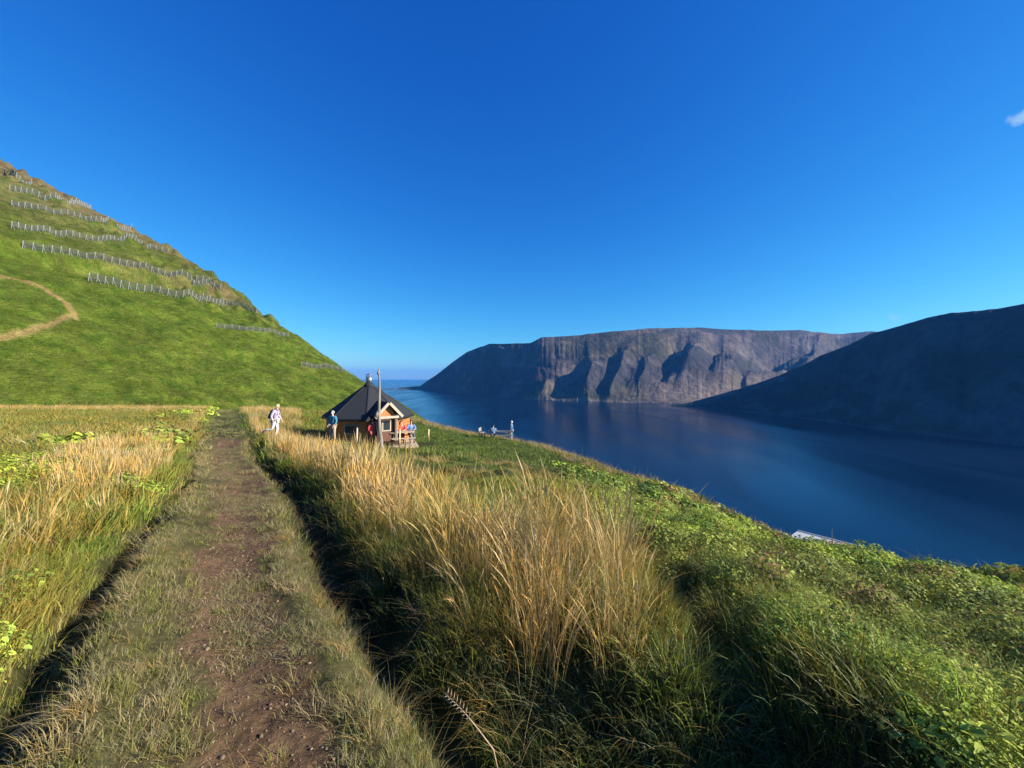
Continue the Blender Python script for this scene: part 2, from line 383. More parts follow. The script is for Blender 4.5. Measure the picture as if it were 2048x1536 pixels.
# ------------------------------------------------------------------ mountains across the fjord
M_rock = ground_mat('mountain_rock', 0.03, 1.0, 22.0, 0.45, 1.65)
def mountain(name, px, ysr, yrr, extra, seed, nx, ns, amp, behind=1.55, lin=0.62, ledges=None, spurs=(), tone=(1, 1, 1), tan=None):
    pxs = np.linspace(px[0], px[-1], nx); ys = np.interp(pxs, px, ysr); yr = np.interp(pxs, px, yrr); ex = np.interp(pxs, px, extra)
    yr = yr + 2.2 * (fbm(pxs * 0.05, pxs * 0, seed + 40, 4) - 0.5)
    kk = np.ones(61) / 61; smo = lambda a_: np.convolve(np.pad(a_, 30, mode='edge'), kk, 'valid')
    D0 = smo(-SEA * F / (ys - HY)) * (1 + 0.008 * (fbm(pxs * 0.09, pxs * 0, seed + 50, 4) - 0.5)); ex = smo(ex); D1 = D0 + ex
    s = np.linspace(-0.03, behind, ns)[:, None]
    zr = (HY - yr) / F * D1; tanx = (pxs - CX) / F
    Y = D0 + (D1 - D0) * s; X = tanx[None, :] * Y
    prof = np.where(s <= 1, lin * s + (1 - lin) * s ** 2.0 + 0.05 * np.sin(s * 9), 1 + 0.04 - 0.25 * (s - 1) ** 1.2 - 0.04 * np.cos((s - 1) * 6))
    if ledges is not None: prof = np.where(s <= 1, np.interp(s, ledges[0], ledges[1]), prof)
    prof = np.clip(prof, -0.03, 2); prof = prof / (0.62 + 0.38 + 0.05 * math.sin(9)) if False else prof
    Z = SEA + (zr - SEA) * prof
    # gullies running down the slope, irregular spurs and basalt benches
    al = np.cumsum(np.hypot(np.gradient(tanx * D0), np.gradient(D0)))[None, :] + 0 * s
    wob = 110 * (fbm(al * 0.004, s * 2.2 + 0 * al, seed + 3, 3) - 0.5)
    g1 = 1 - np.abs(fbm((al + wob * 2 + 260 * s) / 330, s * 1.3 + 0 * al, seed, 3) * 2 - 1) * 2
    g2 = 1 - np.abs(fbm((al + wob) / 62, s * 1.1 + 0 * al, seed + 9, 3) * 2 - 1) * 2
    g3 = fbm(al / 30, s * 12 + 0 * al, seed + 12, 5) - 0.5
    big = fbm(al / 900, s * 1.6 + 0 * al, seed + 17, 3) - 0.5
    env = np.clip(np.sin(np.pi * np.clip(s, 0, 1)), 0, 1) ** 0.6
    Z = Z + amp * env * ((g1 - 0.4) * 1.0 + (g2 - 0.4) * 0.30 + g3 * 0.42 + big * 1.6) * np.interp(pxs, px, np.clip(np.array(extra) / 300, 0, 1))
    P2 = pxs[None, :] + 0 * s + 9 * (fbm(al / 210, s * 5 + 0 * al, seed + 31, 3) - 0.5) * 2
    for (c0, c1, w, a_, s0, s1) in spurs:      # spurs and hollows: column at the shore / at the ridge, width, height, extent up the slope
        cc = c0 + (c1 - c0) * s; dd = (P2 - cc) / w
        Z = Z + a_ * np.exp(-np.abs(dd) ** 1.4) * sst(s0 - 0.04, s0 + 0.14, s) * sst(s1 + 0.04, s1 - 0.16, s)
    H = Z - SEA
    Z = Z + env * 3.2 * np.sin(H / 17.0 + 3 * fbm(al / 300, s * 3 + 0 * al, seed + 5, 2))
    V = np.stack([X, Y, Z], -1).reshape(-1, 3)
    i = np.arange(ns - 1)[:, None]; j = np.arange(nx - 1)[None, :]
    Fq = np.stack([i * nx + j, i * nx + j + 1, (i + 1) * nx + j + 1, (i + 1) * nx + j], -1).reshape(-1, 4)
    nn = fbm(al / 120, s * 6 + 0 * al, seed + 22, 4)[..., None]; n2 = fbm(al / 420, s * 2.5 + 0 * al, seed + 23, 3)[..., None]
    rock = np.array([0.052, 0.050, 0.052]); scree = np.array([0.110, 0.094, 0.080]); moss = np.array([0.056, 0.054, 0.030])
    c = rock + (scree - rock) * sst(0.48, 0.66, nn) + (moss - rock) * sst(0.50, 0.62, n2) * 0.8
    c = c + (np.array([0.30, 0.26, 0.20]) - c) * (sst(0.03, 0.0, s) * sst(0.52, 0.66, n2[..., 0] + 0.1 * (P2 > 1280) * (P2 < 1370)))[..., None] * 0.35
    if tan: c = c + (np.array([0.165, 0.130, 0.095]) - c) * (sst(tan[0] - 40, tan[0] + 30, P2) * sst(tan[1] + 60, tan[1] - 40, P2) * sst(tan[2] + 0.14, tan[2] - 0.1, s + 0.3 * (nn[..., 0] - 0.5)))[..., None] * 0.75  # tan scree at the foot; its sunlit look is put into the colour
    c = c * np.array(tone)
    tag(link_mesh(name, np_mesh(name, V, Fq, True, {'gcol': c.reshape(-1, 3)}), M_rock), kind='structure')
mountain('far_mountain',
    [796, 840, 870, 900, 935, 980, 1060, 1085, 1140, 1230, 1300, 1400, 1480, 1560, 1600, 1625, 1680, 1740, 1820],
    [777, 779, 781.5, 785, 789, 793, 799, 800, 802, 804.5, 806, 806.5, 804, 801, 799, 798, 797, 796, 795],
    [776.6, 772, 752, 728, 703, 688, 686, 674, 672, 662, 657, 655, 660, 661, 659, 664, 668, 662, 668],
    [30, 90, 160, 220, 280, 330, 430, 460, 540, 640, 740, 850, 900, 900, 900, 900, 900, 900, 900], 100, 1500, 360, 25, tone=(0.86, 0.80, 0.82), tan=(1300, 1590, 0.26),
    ledges=([-0.03, 0, 0.10, 0.30, 0.42, 0.60, 0.70, 0.84, 0.93, 1.0], [-0.03, 0, 0.05, 0.24, 0.35, 0.53, 0.60, 0.86, 0.94, 1.0]),
    spurs=[(1075, 1150, 16, 40, 0.0, 0.35), (1165, 1215, 22, 62, 0.0, 0.55), (1120, 1180, 26, -45, 0.05, 0.7), (1215, 1275, 12, 34, 0.0, 0.8), (1190, 1250, 12, -25, 0.1, 0.9),
           (1262, 1330, 10, 30, 0.2, 0.7), (1300, 1362, 22, -48, 0.25, 0.9), (1345, 1415, 30, 50, 0.3, 0.8), (1405, 1440, 11, -34, 0.35, 0.85), (1440, 1490, 26, 42, 0.2, 0.72), (1340, 1380, 8, -16, 0.3, 0.9), (1470, 1500, 9, -24, 0.3, 0.85),
           (1520, 1560, 46, -120, 0.38, 0.95), (1600, 1650, 26, 60, 0.3, 0.97), (1000, 1075, 34, -30, 0.2, 0.9), (940, 1010, 30, 25, 0.1, 0.9), (1480, 1500, 10, -30, 0.1, 0.5)])
mountain('near_mountain',
    [1340, 1375, 1450, 1540, 1600, 1640, 1700, 1740, 1790, 1850, 1900, 1990, 2048, 2300, 2700, 3300],
    [811, 813, 820, 829, 836, 841, 850, 856, 863, 870, 876, 886, 893, 925, 975, 1040],
    [810.5, 806, 786, 758, 733, 712, 688, 668, 655, 637, 626, 618, 607, 570, 540, 520],
    [10, 40, 110, 180, 230, 250, 270, 280, 285, 280, 275, 265, 255, 250, 260, 260], 300, 1100, 320, 11, lin=0.97, tone=(0.40, 0.52, 0.78),  # blue tone puts the shade of this slope into its rock colour
    ledges=([-0.03, 0, 0.06, 0.35, 0.42, 0.66, 0.72, 0.90, 1.0], [-0.03, 0, 0.03, 0.33, 0.38, 0.66, 0.70, 0.93, 1.0]),
    spurs=[(1500, 1560, 14, 14, 0, .9), (1580, 1640, 16, -16, 0.1, .9), (1660, 1700, 18, 20, 0, .95), (1740, 1770, 20, -20, 0.1, .9), (1840, 1850, 30, 24, 0, .9), (1930, 1930, 26, -24, 0.15, .95), (2030, 2010, 34, 24, 0, .9), (2140, 2100, 34, -24, 0.15, .95)])

# ------------------------------------------------------------------ low spit of land at the fjord mouth
def spit():
    pts = []
    n = 60
    for k in range(n):
        t = k / (n - 1); px = 690 + t * 175
        d = 4180 - 250 * t
        pts.append(((px - CX) / F * d, d, 10 * (0.35 + 0.65 * t) * (0.8 + 0.4 * float(vnoise(t * 14, 0, 3)))))
    V, Fc = [], []
    for (x, y, h) in pts:
        V += [(x, y - 50, SEA - 1), (x, y - 20, SEA + h), (x, y + 50, SEA + h * 0.8), (x, y + 120, SEA - 1)]
    for k in range(n - 1):
        for j in range(3): Fc.append((k * 4 + j, (k + 1) * 4 + j, (k + 1) * 4 + j + 1, k * 4 + j + 1))
    me = np_mesh('headland', V, Fc, True, {'gcol': np.tile([[0.10, 0.10, 0.06]], (len(V), 1))})
    tag(link_mesh('headland', me, M_rock), kind='structure')
spit()

# ------------------------------------------------------------------ vegetation: clump meshes
def unlinked(name, items, mat):
    c = bpy.data.collections.new(name)
    for k, (v, f, bv) in enumerate(items):
        me = np_mesh(f'{name}_{k:02d}', v, f, True, {'bv': bv}); me.materials.append(mat)
        o = bpy.data.objects.new(f'{name}_{k:02d}', me); c.objects.link(o)
    return c
def blades(rg, n, rad, h0, h1, w, lean, droop, segs=4, head=0.0, dirbias=None, tone=(0.7, 1.3), warm=0.15):
    V, Fq, BV = [], [], []; k0 = 0
    for b in range(n):
        a = rg.uniform(0, 2 * math.pi); r = rad * math.sqrt(rg.uniform()); bx, by = r * math.cos(a), r * math.sin(a)
        h = rg.uniform(h0, h1); la = a + rg.normal(0, 0.9)
        if dirbias is not None and rg.uniform() < 0.6: la = dirbias + rg.normal(0, 0.5)
        L = h * abs(rg.normal(lean, lean * 0.5)); dr = abs(rg.normal(droop, droop * 0.5))
        wa = rg.uniform(0, math.pi); ww = w * rg.uniform(0.7, 1.3); tn = rg.uniform(*tone); wm = rg.uniform(-warm, warm)
        colr = (tn * (1 + wm), tn, tn * (1 - wm))
        t = np.linspace(0, 1, segs + 1)
        off = L * (0.45 * t + 0.55 * t ** 2) + h * dr * 0.55 * t ** 3
        zz = h * (t - dr * 0.55 * t ** 2.6)
        cx = bx + off * math.cos(la); cyy = by + off * math.sin(la)
        wd = ww * (1 - t ** 1.6 * 0.92)
        if head > 0: wd = ww * 0.5 * (1 - 0.4 * t) + np.where((t > 1 - head) & (t < 0.999), ww * 1.7, 0)
        if head > 0: wd[-1] = ww * 0.25
        dx, dy = math.cos(wa) * wd / 2, math.sin(wa) * wd / 2
        L_ = np.stack([cx - dx, cyy - dy, zz], -1); R_ = np.stack([cx + dx, cyy + dy, zz], -1)
        v = np.empty((2 * (segs + 1), 3)); v[0::2] = L_; v[1::2] = R_
        V.append(v); BV += [colr] * len(v)
        for s_ in range(segs): Fq.append((k0 + 2 * s_, k0 + 2 * s_ + 1, k0 + 2 * s_ + 3, k0 + 2 * s_ + 2))
        k0 += len(v)
    return np.vstack(V), np.array(Fq), np.array(BV)
def leaves(rg, n, rx, rz, s0, s1, tone=(0.6, 1.35)):
    V, Fq, BV = [], [], []; k0 = 0
    for b in range(n):
        a = rg.uniform(0, 2 * math.pi); r = rx * math.sqrt(rg.uniform()); top = rz * math.sqrt(max(0, 1 - (r / rx) ** 2)) 
        z = top * rg.uniform(0.35, 1.0) ** 0.7 + 0.02; s = rg.uniform(s0, s1)
        nrm = Vector((math.cos(a) * r / rx * 0.9 + rg.normal(0, 0.35), math.sin(a) * r / rx * 0.9 + rg.normal(0, 0.35), 0.9)).normalized()
        q = nrm.to_track_quat('Z', 'Y') ; sp = rg.uniform(0, 2 * math.pi)
        c_ = Vector((r * math.cos(a), r * math.sin(a), z)); tn = rg.uniform(*tone); wm = rg.uniform(-0.12, 0.12)
        ring = [(-0.5, 0, 0), (-0.15, 0.34, 0.08), (0.3, 0.26, 0.05), (0.6, 0, -0.10), (0.3, -0.26, 0.05), (-0.15, -0.34, 0.08)]
        for (x, y, zz) in ring:
            xx = x * math.cos(sp) - y * math.sin(sp); yy = x * math.sin(sp) + y * math.cos(sp)
            V.append(tuple(c_ + q @ Vector((xx * s, yy * s, zz * s)))); BV.append((tn * (1 + wm), tn, tn * (1 - wm)))
        Fq.append((k0, k0 + 1, k0 + 2, k0 + 3)); Fq.append((k0, k0 + 3, k0 + 4, k0 + 5)); k0 += 6
    return np.array(V), np.array(Fq), np.array(BV)
rg = np.random.default_rng(11)
def mixed(k):
    a, b = [(0.008, 0.018), (0.014, 0.034), (0.010, 0.022), (0.020, 0.044), (0.007, 0.014)][k % 5]
    n = [300, 130, 220, 70, 360][k % 5]; v1, f1, c1 = leaves(rg, n, rg.uniform(.13, .22), rg.uniform(.08, .26), a, b)
    v2, f2, c2 = blades(rg, 14 if k % 2 else 6, 0.14, 0.10, 0.34, 0.004, 0.4, 0.4, 4, 0.0 if k % 3 else 0.2, tone=(0.9, 1.7), warm=0.3)
    return np.vstack([v1, v2]), np.vstack([f1, f2 + len(v1)]), np.vstack([c1, c2])
SRC = {
 'tall_near': unlinked('tall_near', [blades(rg, 42, 0.19, 0.38, 1.05, 0.0036, 0.17, 0.20, 6, 0.24) for _ in range(6)], M_blade),
 'tall_mid': unlinked('tall_mid', [blades(rg, 36, 0.20, 0.50, 0.95, 0.0058, 0.10, 0.10, 5, 0.26) for _ in range(5)], M_blade),
 'tall_far': unlinked('tall_far', [blades(rg, 22, 0.35, 0.40, 0.85, 0.018, 0.10, 0.08, 3, 0.3) for _ in range(4)], M_blade),
 'short_near': unlinked('short_near', [blades(rg, 46, 0.11, 0.04, 0.17, 0.0050, 0.35, 0.4, 4) for _ in range(7)], M_blade),
 'short_mid': unlinked('short_mid', [blades(rg, 34, 0.20, 0.08, 0.26, 0.011, 0.35, 0.35, 3) for _ in range(5)], M_blade),
 'short_far': unlinked('short_far', [blades(rg, 26, 0.38, 0.08, 0.26, 0.028, 0.35, 0.3, 2) for _ in range(4)], M_blade),
 'dry_near': unlinked('dry_near', [blades(rg, 30, 0.10, 0.10, 0.36, 0.0038, 0.8, 1.0, 6, dirbias=math.pi) for _ in range(6)], M_blade),
 'dry_mid': unlinked('dry_mid', [blades(rg, 26, 0.18, 0.18, 0.45, 0.009, 0.7, 0.8, 4, dirbias=math.pi) for _ in range(4)], M_blade),
 'dry_far': unlinked('dry_far', [blades(rg, 22, 0.3, 0.20, 0.48, 0.020, 0.5, 0.5, 3, dirbias=math.pi) for _ in range(4)], M_blade),
 'leaf_near': unlinked('leaf_near', [mixed(k_) for k_ in range(10)], M_leaf),
 'leaf_mid': unlinked('leaf_mid', [leaves(rg, 150, 0.30, rg.uniform(.14, .28), 0.024, 0.050) for _ in range(5)], M_leaf),
 'leaf_far': unlinked('leaf_far', [leaves(rg, 50, 0.5, 0.28, 0.09, 0.17) for _ in range(3)], M_leaf),
}
def gn_scatter(name, pts, rot, scl, idx, tint, src):
    me = bpy.data.meshes.new(name); n = len(pts); me.vertices.add(n); me.vertices.foreach_set('co', np.asarray(pts, np.float32).ravel())
    a = me.attributes.new('rot', 'FLOAT_VECTOR', 'POINT'); a.data.foreach_set('vector', np.asarray(rot, np.float32).ravel())
    a = me.attributes.new('scl', 'FLOAT_VECTOR', 'POINT'); a.data.foreach_set('vector', np.asarray(scl, np.float32).ravel())
    a = me.attributes.new('idx', 'INT', 'POINT'); a.data.foreach_set('value', np.asarray(idx, np.int32))
    a = me.attributes.new('tint', 'FLOAT_COLOR', 'POINT'); a.data.foreach_set('color', np.hstack([tint, np.ones((n, 1))]).astype(np.float32).ravel())
    o = bpy.data.objects.new(name, me); COL.objects.link(o)
    g = bpy.data.node_groups.new(name, 'GeometryNodeTree')
    g.interface.new_socket('Geometry', in_out='INPUT', socket_type='NodeSocketGeometry')
    g.interface.new_socket('Geometry', in_out='OUTPUT', socket_type='NodeSocketGeometry')
    nn = g.nodes; L = g.links
    gi = nn.new('NodeGroupInput'); go = nn.new('NodeGroupOutput'); ip = nn.new('GeometryNodeInstanceOnPoints')
    mp = nn.new('GeometryNodeMeshToPoints')
    ci = nn.new('GeometryNodeCollectionInfo'); ci.inputs['Collection'].default_value = src
    ci.inputs['Separate Children'].default_value = True; ci.inputs['Reset Children'].default_value = True
    def na(nm, t):
        q = nn.new('GeometryNodeInputNamedAttribute'); q.data_type = t; q.inputs['Name'].default_value = nm; return q.outputs['Attribute']
    e2r = nn.new('FunctionNodeEulerToRotation')
    L.new(gi.outputs[0], mp.inputs['Mesh']); L.new(mp.outputs[0], ip.inputs['Points'])
    L.new(ci.outputs[0], ip.inputs['Instance']); ip.inputs['Pick Instance'].default_value = True
    L.new(na('idx', 'INT'), ip.inputs['Instance Index']); L.new(na('rot', 'FLOAT_VECTOR'), e2r.inputs[0]); L.new(e2r.outputs[0], ip.inputs['Rotation'])
    L.new(na('scl', 'FLOAT_VECTOR'), ip.inputs['Scale']); L.new(ip.outputs[0], go.inputs[0])
    md = o.modifiers.new('scatter', 'NODES'); md.node_group = g
    return o

GOLD = np.array([0.52, 0.30, 0.065]); STRAW = np.array([0.42, 0.34, 0.19]); OLIVE = np.array([0.20, 0.20, 0.050])
GREEN = np.array([0.105, 0.165, 0.030]); LIME = np.array([0.23, 0.27, 0.030]); RUST = np.array([0.26, 0.14, 0.055]); DEEP = np.array([0.045, 0.095, 0.030])
def sector(r0, r1, dens, rg):
    """uniform points in a wide wedge in front of (and slightly behind) the viewer"""
    a0, a1 = R(-62), (R(72) if r1 < 8 else R(62))
    n = int(dens * (a1 - a0) / 2 * (r1 * r1 - r0 * r0))
    a = rg.uniform(a0, a1, n); r = np.sqrt(rg.uniform(r0 * r0, r1 * r1, n)); return r * np.sin(a), r * np.cos(a)
POLY_L = [(40, 1000), (90, 940), (240, 885), (330, 850), (392, 858), (396, 900), (380, 945), (330, 990), (180, 1020)]
POLY_E = [(-400, 980), (60, 960), (230, 1060), (180, 1250), (120, 1420), (-400, 1500)]
def fields(x, y, z):
    px, py = proj(x, y, z); p = pcoord(x, y)
    n1 = fbm(x * 0.55, y * 0.55, 61, 3); n2 = fbm(x * 1.6, y * 1.6, 62, 3); n3 = fbm(x * 0.22, y * 0.22, 63, 3)
    dR, sR = seg_dist(x, y, RIM); dR = dR * sR
    dirt = sst(0.52, 0.24, (np.abs(p - 0.05) + 0.2 * (n2 - 0.5) * 2) / (1 + 0.5 * sst(3, 10, y))) * sst(21, 18, y)
    gentle = 1 - dirt * 0.93
    track = np.exp(-((y - 20.3 + 0.05 * (x + 13)) / 0.8) ** 2) * sst(-24, -20, x) * sst(-10, -11.5, x)
    gentle = gentle * (1 - 0.85 * track)
    deck = ((np.abs(x + 8.2) < 3.3) & (np.abs(y - 24.0) < 3.6))
    gentle = np.where(deck, 0, gentle)
    scar = np.exp(-(((x - 8.9) + (y - 9.9) * 0.3) / 1.5) ** 2 - ((y - 9.8) / 0.42) ** 2); gentle = gentle * (1 - 0.95 * sst(0.25, 0.5, scar))
    far_ = sst(1, 14, y)
    tall = sst(1.50, 1.85, p + 0.3 * (n2 - .5)) * sst(3.2 + 0.04 * np.minimum(y, 20), 2.5 + 0.03 * np.minimum(y, 20), p) * sst(25.5, 23, y) * sst(2.6, 4.2, y) * sst(0.25, 0.42, n1 + 0.15)
    ymx = np.interp(px, [560, 600, 700, 760, 850, 950, 1060, 1300], [26, 18, 12.5, 10.5, 6.6, 5.1, 4.8, 4.6]) * (0.9 + 0.25 * n2)
    tall = tall * sst(1.12, 0.95, y / ymx)
    t = x / np.maximum(y, .1)
    core = sst(-0.06, 0.02, t + 0.05 * (n2 - .5)) * sst(0.32, 0.25, t + 0.06 * (n2 - .5)) * sst(2.5, 3.0, y) * sst(5.7, 4.9, y)
    tall = tall * (0.68 + 0.3 * sst(9, 12, y))
    tall = np.maximum(tall, core * (0.72 + 0.28 * sst(0.4, 0.6, n2)))
    tall = np.maximum(tall, in_poly(px, py, POLY_L) * sst(0.34, 0.54, n1) * 0.55)
    tall = np.maximum(tall, in_poly(px, py, POLY_E) * sst(0.44, 0.6, n2) * 0.22)
    tall = np.maximum(tall, ((px < 420) & (py < 850)) * sst(0.25, 0.5, n1) * 0.9 * sst(30, 40, y))
    tall = np.maximum(tall, ((px > 380) & (px < 660) & (py < 872)) * 0.55 * sst(21.5, 24, y))
    tall = np.maximum(tall, sst(-1.4, -0.3, dR) * sst(1.2, 0.4, dR) * 0.22 * (y < 24))
    tall = tall * gentle * (p > -900)
    tall = np.where((p > -1.3) & (p < 1.42), 0, tall)
    ditch = np.maximum(np.exp(-((p - 1.10) / 0.36) ** 2) * sst(20, 17, y), sst(0.68, 0.95, p) * sst(3.6, 2.6, p - 0.0) * sst(3.6, 2.6, y))
    leaf = np.maximum(sst(3.3, 4.6, p) * sst(0.0, 0.3, t - 0.12), sst(1.8, 2.3, x) * sst(2.2, 2.6, p)) * sst(0.28, 0.42, n2 * 0.5 + n3 * 0.5 + 0.04) * sst(24, 14, y)
    leaf = np.maximum(leaf, (p < -1.1) * (p > -4.5) * sst(0.56, 0.66, n1) * 0.6)
    leaf = leaf * (1 - 0.8 * sst(0.60, 0.66, n2))
    leaf = leaf * gentle
    dry = np.maximum(sst(0.40, 0.6, np.abs(p)) * sst(1.1, 0.8, np.abs(p)) * 0.6, 0.30 * sst(0.45, 0.6, n1), 0.45 * sst(-1.2, -2.2, p) * sst(0.36, 0.55, n2)) * sst(22, 18, y)
    dry = np.maximum(dry, ditch * 0.40)
    hol = np.exp(-((x - 1.55 - 0.12 * (y - 3)) / 0.34) ** 2) * sst(1.2, 1.9, y) * sst(5.2, 4.2, y)
    dry = np.maximum(dry, 0.8 * sst(-1.8, -0.7, dR) * (y > 3)) * gentle
    short = np.clip(1 - 0.6 * tall - 0.62 * leaf - 0.90 * ditch - 0.3 * hol, 0.10 + 0.45 * sst(4.2, 3.2, y) * (p > 1.3), 1) * gentle
    return dict(px=px, py=py, p=p, n1=n1, n2=n2, n3=n3, tall=tall, leaf=leaf, dry=dry, short=short, dR=dR, t=t)
def tint_for(kind, f, rg, n):
    q = rg.uniform(size=(n, 1)); n1 = f['n1'][:, None]; n3 = f['n3'][:, None]; n2 = f['n2'][:, None]; p = f['p'][:, None]
    if kind == 'tall':
        c = GOLD * 1.08 + (STRAW * 1.25 - GOLD) * (0.12 + 0.55 * sst(0.35, 0.7, n2 * 0.4 + q * 0.6)) + (RUST * 1.35 - GOLD) * sst(0.6, 0.95, q) * 0.3
        c = c + (OLIVE - c) * (sst(0.52, 0.38, n1) * 0.45)
    elif kind == 'dry':
        c = STRAW * 0.85 + (GOLD * 0.8 - STRAW * 0.85) * q
        c = c + (OLIVE - c) * 0.4 * sst(0.4, 0.7, n1)
    elif kind == 'leaf':
        c = GREEN * 1.4 + (LIME * 1.35 - GREEN) * sst(0.25, 0.6, q * 0.5 + n1 * 0.5) + (DEEP - GREEN) * sst(0.42, 0.25, n2) * 0.5
        c = c + (RUST - c) * (q > 0.93) * 0.7 + (OLIVE * 1.2 - c) * sst(0.5, 0.62, n3) * 0.5
    else:
        c = GREEN + (LIME - GREEN) * sst(0.3, 0.65, n1) * 0.8 + (OLIVE - GREEN) * sst(0.45, 0.6, n3) * 0.6
        c = c + (GOLD * 0.75 - c) * (sst(0.48, 0.66, n2 * 0.6 + q * 0.4) * 0.55)
        c = c + (RUST - c) * (sst(0.60, 0.72, n3 * 0.5 + n1 * 0.5) * 0.5)
        verge = sst(1.25, 0.8, np.abs(p)) * 0.75
        c = c + (np.where(q > 0.45, STRAW * 0.72, OLIVE * 1.05) - c) * verge
        left = sst(-1.2, -2.0, p) * 0.28
        c = c + (np.where(q > 0.5, GOLD * 0.85, OLIVE * 1.35) - c) * left
        right = sst(3.2, 4.5, p) * (f['py'] > 960)[:, None] * 0.5
        c = c + (LIME * 1.15 - c) * right
        orr = sst(0.55, 0.2, np.hypot((f['px'] - 1590) / 260, (f['py'] - 1135) / 60))[:, None]
        c = c + (RUST * 1.2 - c) * orr * 0.75
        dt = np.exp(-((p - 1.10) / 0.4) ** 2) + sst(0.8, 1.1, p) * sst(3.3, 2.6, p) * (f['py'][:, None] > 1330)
        c = c + (DEEP * 0.8 - c) * np.clip(dt, 0, 1) * (q > 0.12) * 0.8  # dark green ditch plants, with the shade of the ditch put into the tint
        hutg = (f['px'] > 760)[:, None] * (f['py'] < 940)[:, None]
        c = np.where(hutg, GREEN * 0.95 + (LIME - GREEN) * 0.5 * q, c)
    return np.clip(c * rg.uniform(0.8, 1.2, (n, 1)), 0, 1)
BANDS = {'near': (0.9, 6.5), 'mid': (6.0, 17.0), 'far': (16.0, 62.0)}
DENS = {('tall', 'near'): 24, ('tall', 'mid'): 15, ('tall', 'far'): 7.0,
        ('short', 'near'): 185, ('short', 'mid'): 42, ('short', 'far'): 10,
        ('dry', 'near'): 42, ('dry', 'mid'): 15,
        ('leaf', 'near'): 75, ('leaf', 'mid'): 30, ('leaf', 'far'): 5, ('dry', 'far'): 6}
INFO = {'tall': ('tall_grass', 'tall golden seeding grass in clumps beside the footpath and field'),
        'short': ('short_grass', 'short green and yellowing grass covering the ground by the footpath'),
        'dry': ('dry_grass', 'pale dry drooping grass along the verges and ditch of the footpath'),
        'leaf': ('leafy_ground_cover', 'low broad-leaved green plants covering the slope towards the fjord')}
PTS = {}
for (kind, band), dn in DENS.items():
    r0, r1 = BANDS[band]; x, y = sector(r0, r1, dn, rg); z = height(x, y)
    k = ~hill_above(x, y) & (y > 0.1); x, y, z = x[k], y[k], z[k]
    f = fields(x, y, z)
    pr = f[kind]
    k = (rg.uniform(size=len(x)) < pr) & (f['dR'] < (6 if band != 'far' else 4))
    if band == 'far': k &= ~((f['px'] > 600) & (f['px'] < 840) & (kind == 'tall') & (y > 21))
    k &= np.hypot(x, y) > (1.25 if kind == 'tall' else 0.9)
    f = {a: b[k] for a, b in f.items()}; x, y, z = x[k], y[k], z[k]; n = len(x)
    s = rg.uniform(0.75, 1.25, n)
    if kind == 'short':
        s = s * (1 - 0.6 * sst(1.4, 0.7, np.abs(f['p']))) * (1 + 0.25 * sst(1.8, 2.4, f['p']) * (y < 6)) * (1 + 0.5 * sst(0.5, 0.7, f['n2']))
        s = s * np.where((f['px'] > 760) & (f['py'] < 960), 0.65, 1)
    if kind == 'tall':
        s = s * np.where(f['p'] < -1, 0.62, 1.0) * (0.85 + 0.3 * f['n2']) * np.where(f['dR'] > -2.0, 0.5, 1) * np.where((y > 11) & (f['p'] > 0), 0.72, 1.0)
        s = s * np.where((f['px'] < 260) & (y < 5), 1.15, 1)
    dk = sst(0.7, 1.0, f['p']) * sst(3.4, 2.7, f['p']) * sst(3.5, 2.7, y)
    if kind in ('short', 'dry'): s = s * (1 - 0.1 * dk)
    if kind == 'short': s = s * (1 - 0.40 * sst(3.4, 4.4, f['p']) * (y < 17))
    if kind == 'dry': s = s * (1 - 0.45 * sst(1.5, 1.1, np.abs(f['p'])))
    if kind == 'leaf': s = s * (0.7 + 0.7 * f['n1'])
    s = s * (1 - 0.55 * sst(-3.2, -1.2, f['dR']) * sst(1450, 1580, f['px']) * sst(2000, 1850, f['px']))
    sv_ = np.stack([s, s, s * rg.uniform(0.85, 1.15, n)], -1)
    rot = np.stack([rg.normal(0, 0.07, n), rg.normal(0, 0.07, n), rg.uniform(0, 2 * math.pi, n) if kind != 'dry' else rg.normal(0, 0.7, n)], -1)
    src = SRC[f'{kind}_{band}']
    PTS[(kind, band)] = n
    nm, lb = INFO[kind]
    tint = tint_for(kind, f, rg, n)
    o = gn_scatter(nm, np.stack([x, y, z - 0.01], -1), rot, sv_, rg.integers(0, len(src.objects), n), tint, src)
    tag(o, label=lb + {'near': ' close to the viewer', 'mid': ' a few steps ahead', 'far': ' further off'}[band], cat='grass' if kind != 'leaf' else 'plants', kind='stuff')
print('SCATTER', PTS)

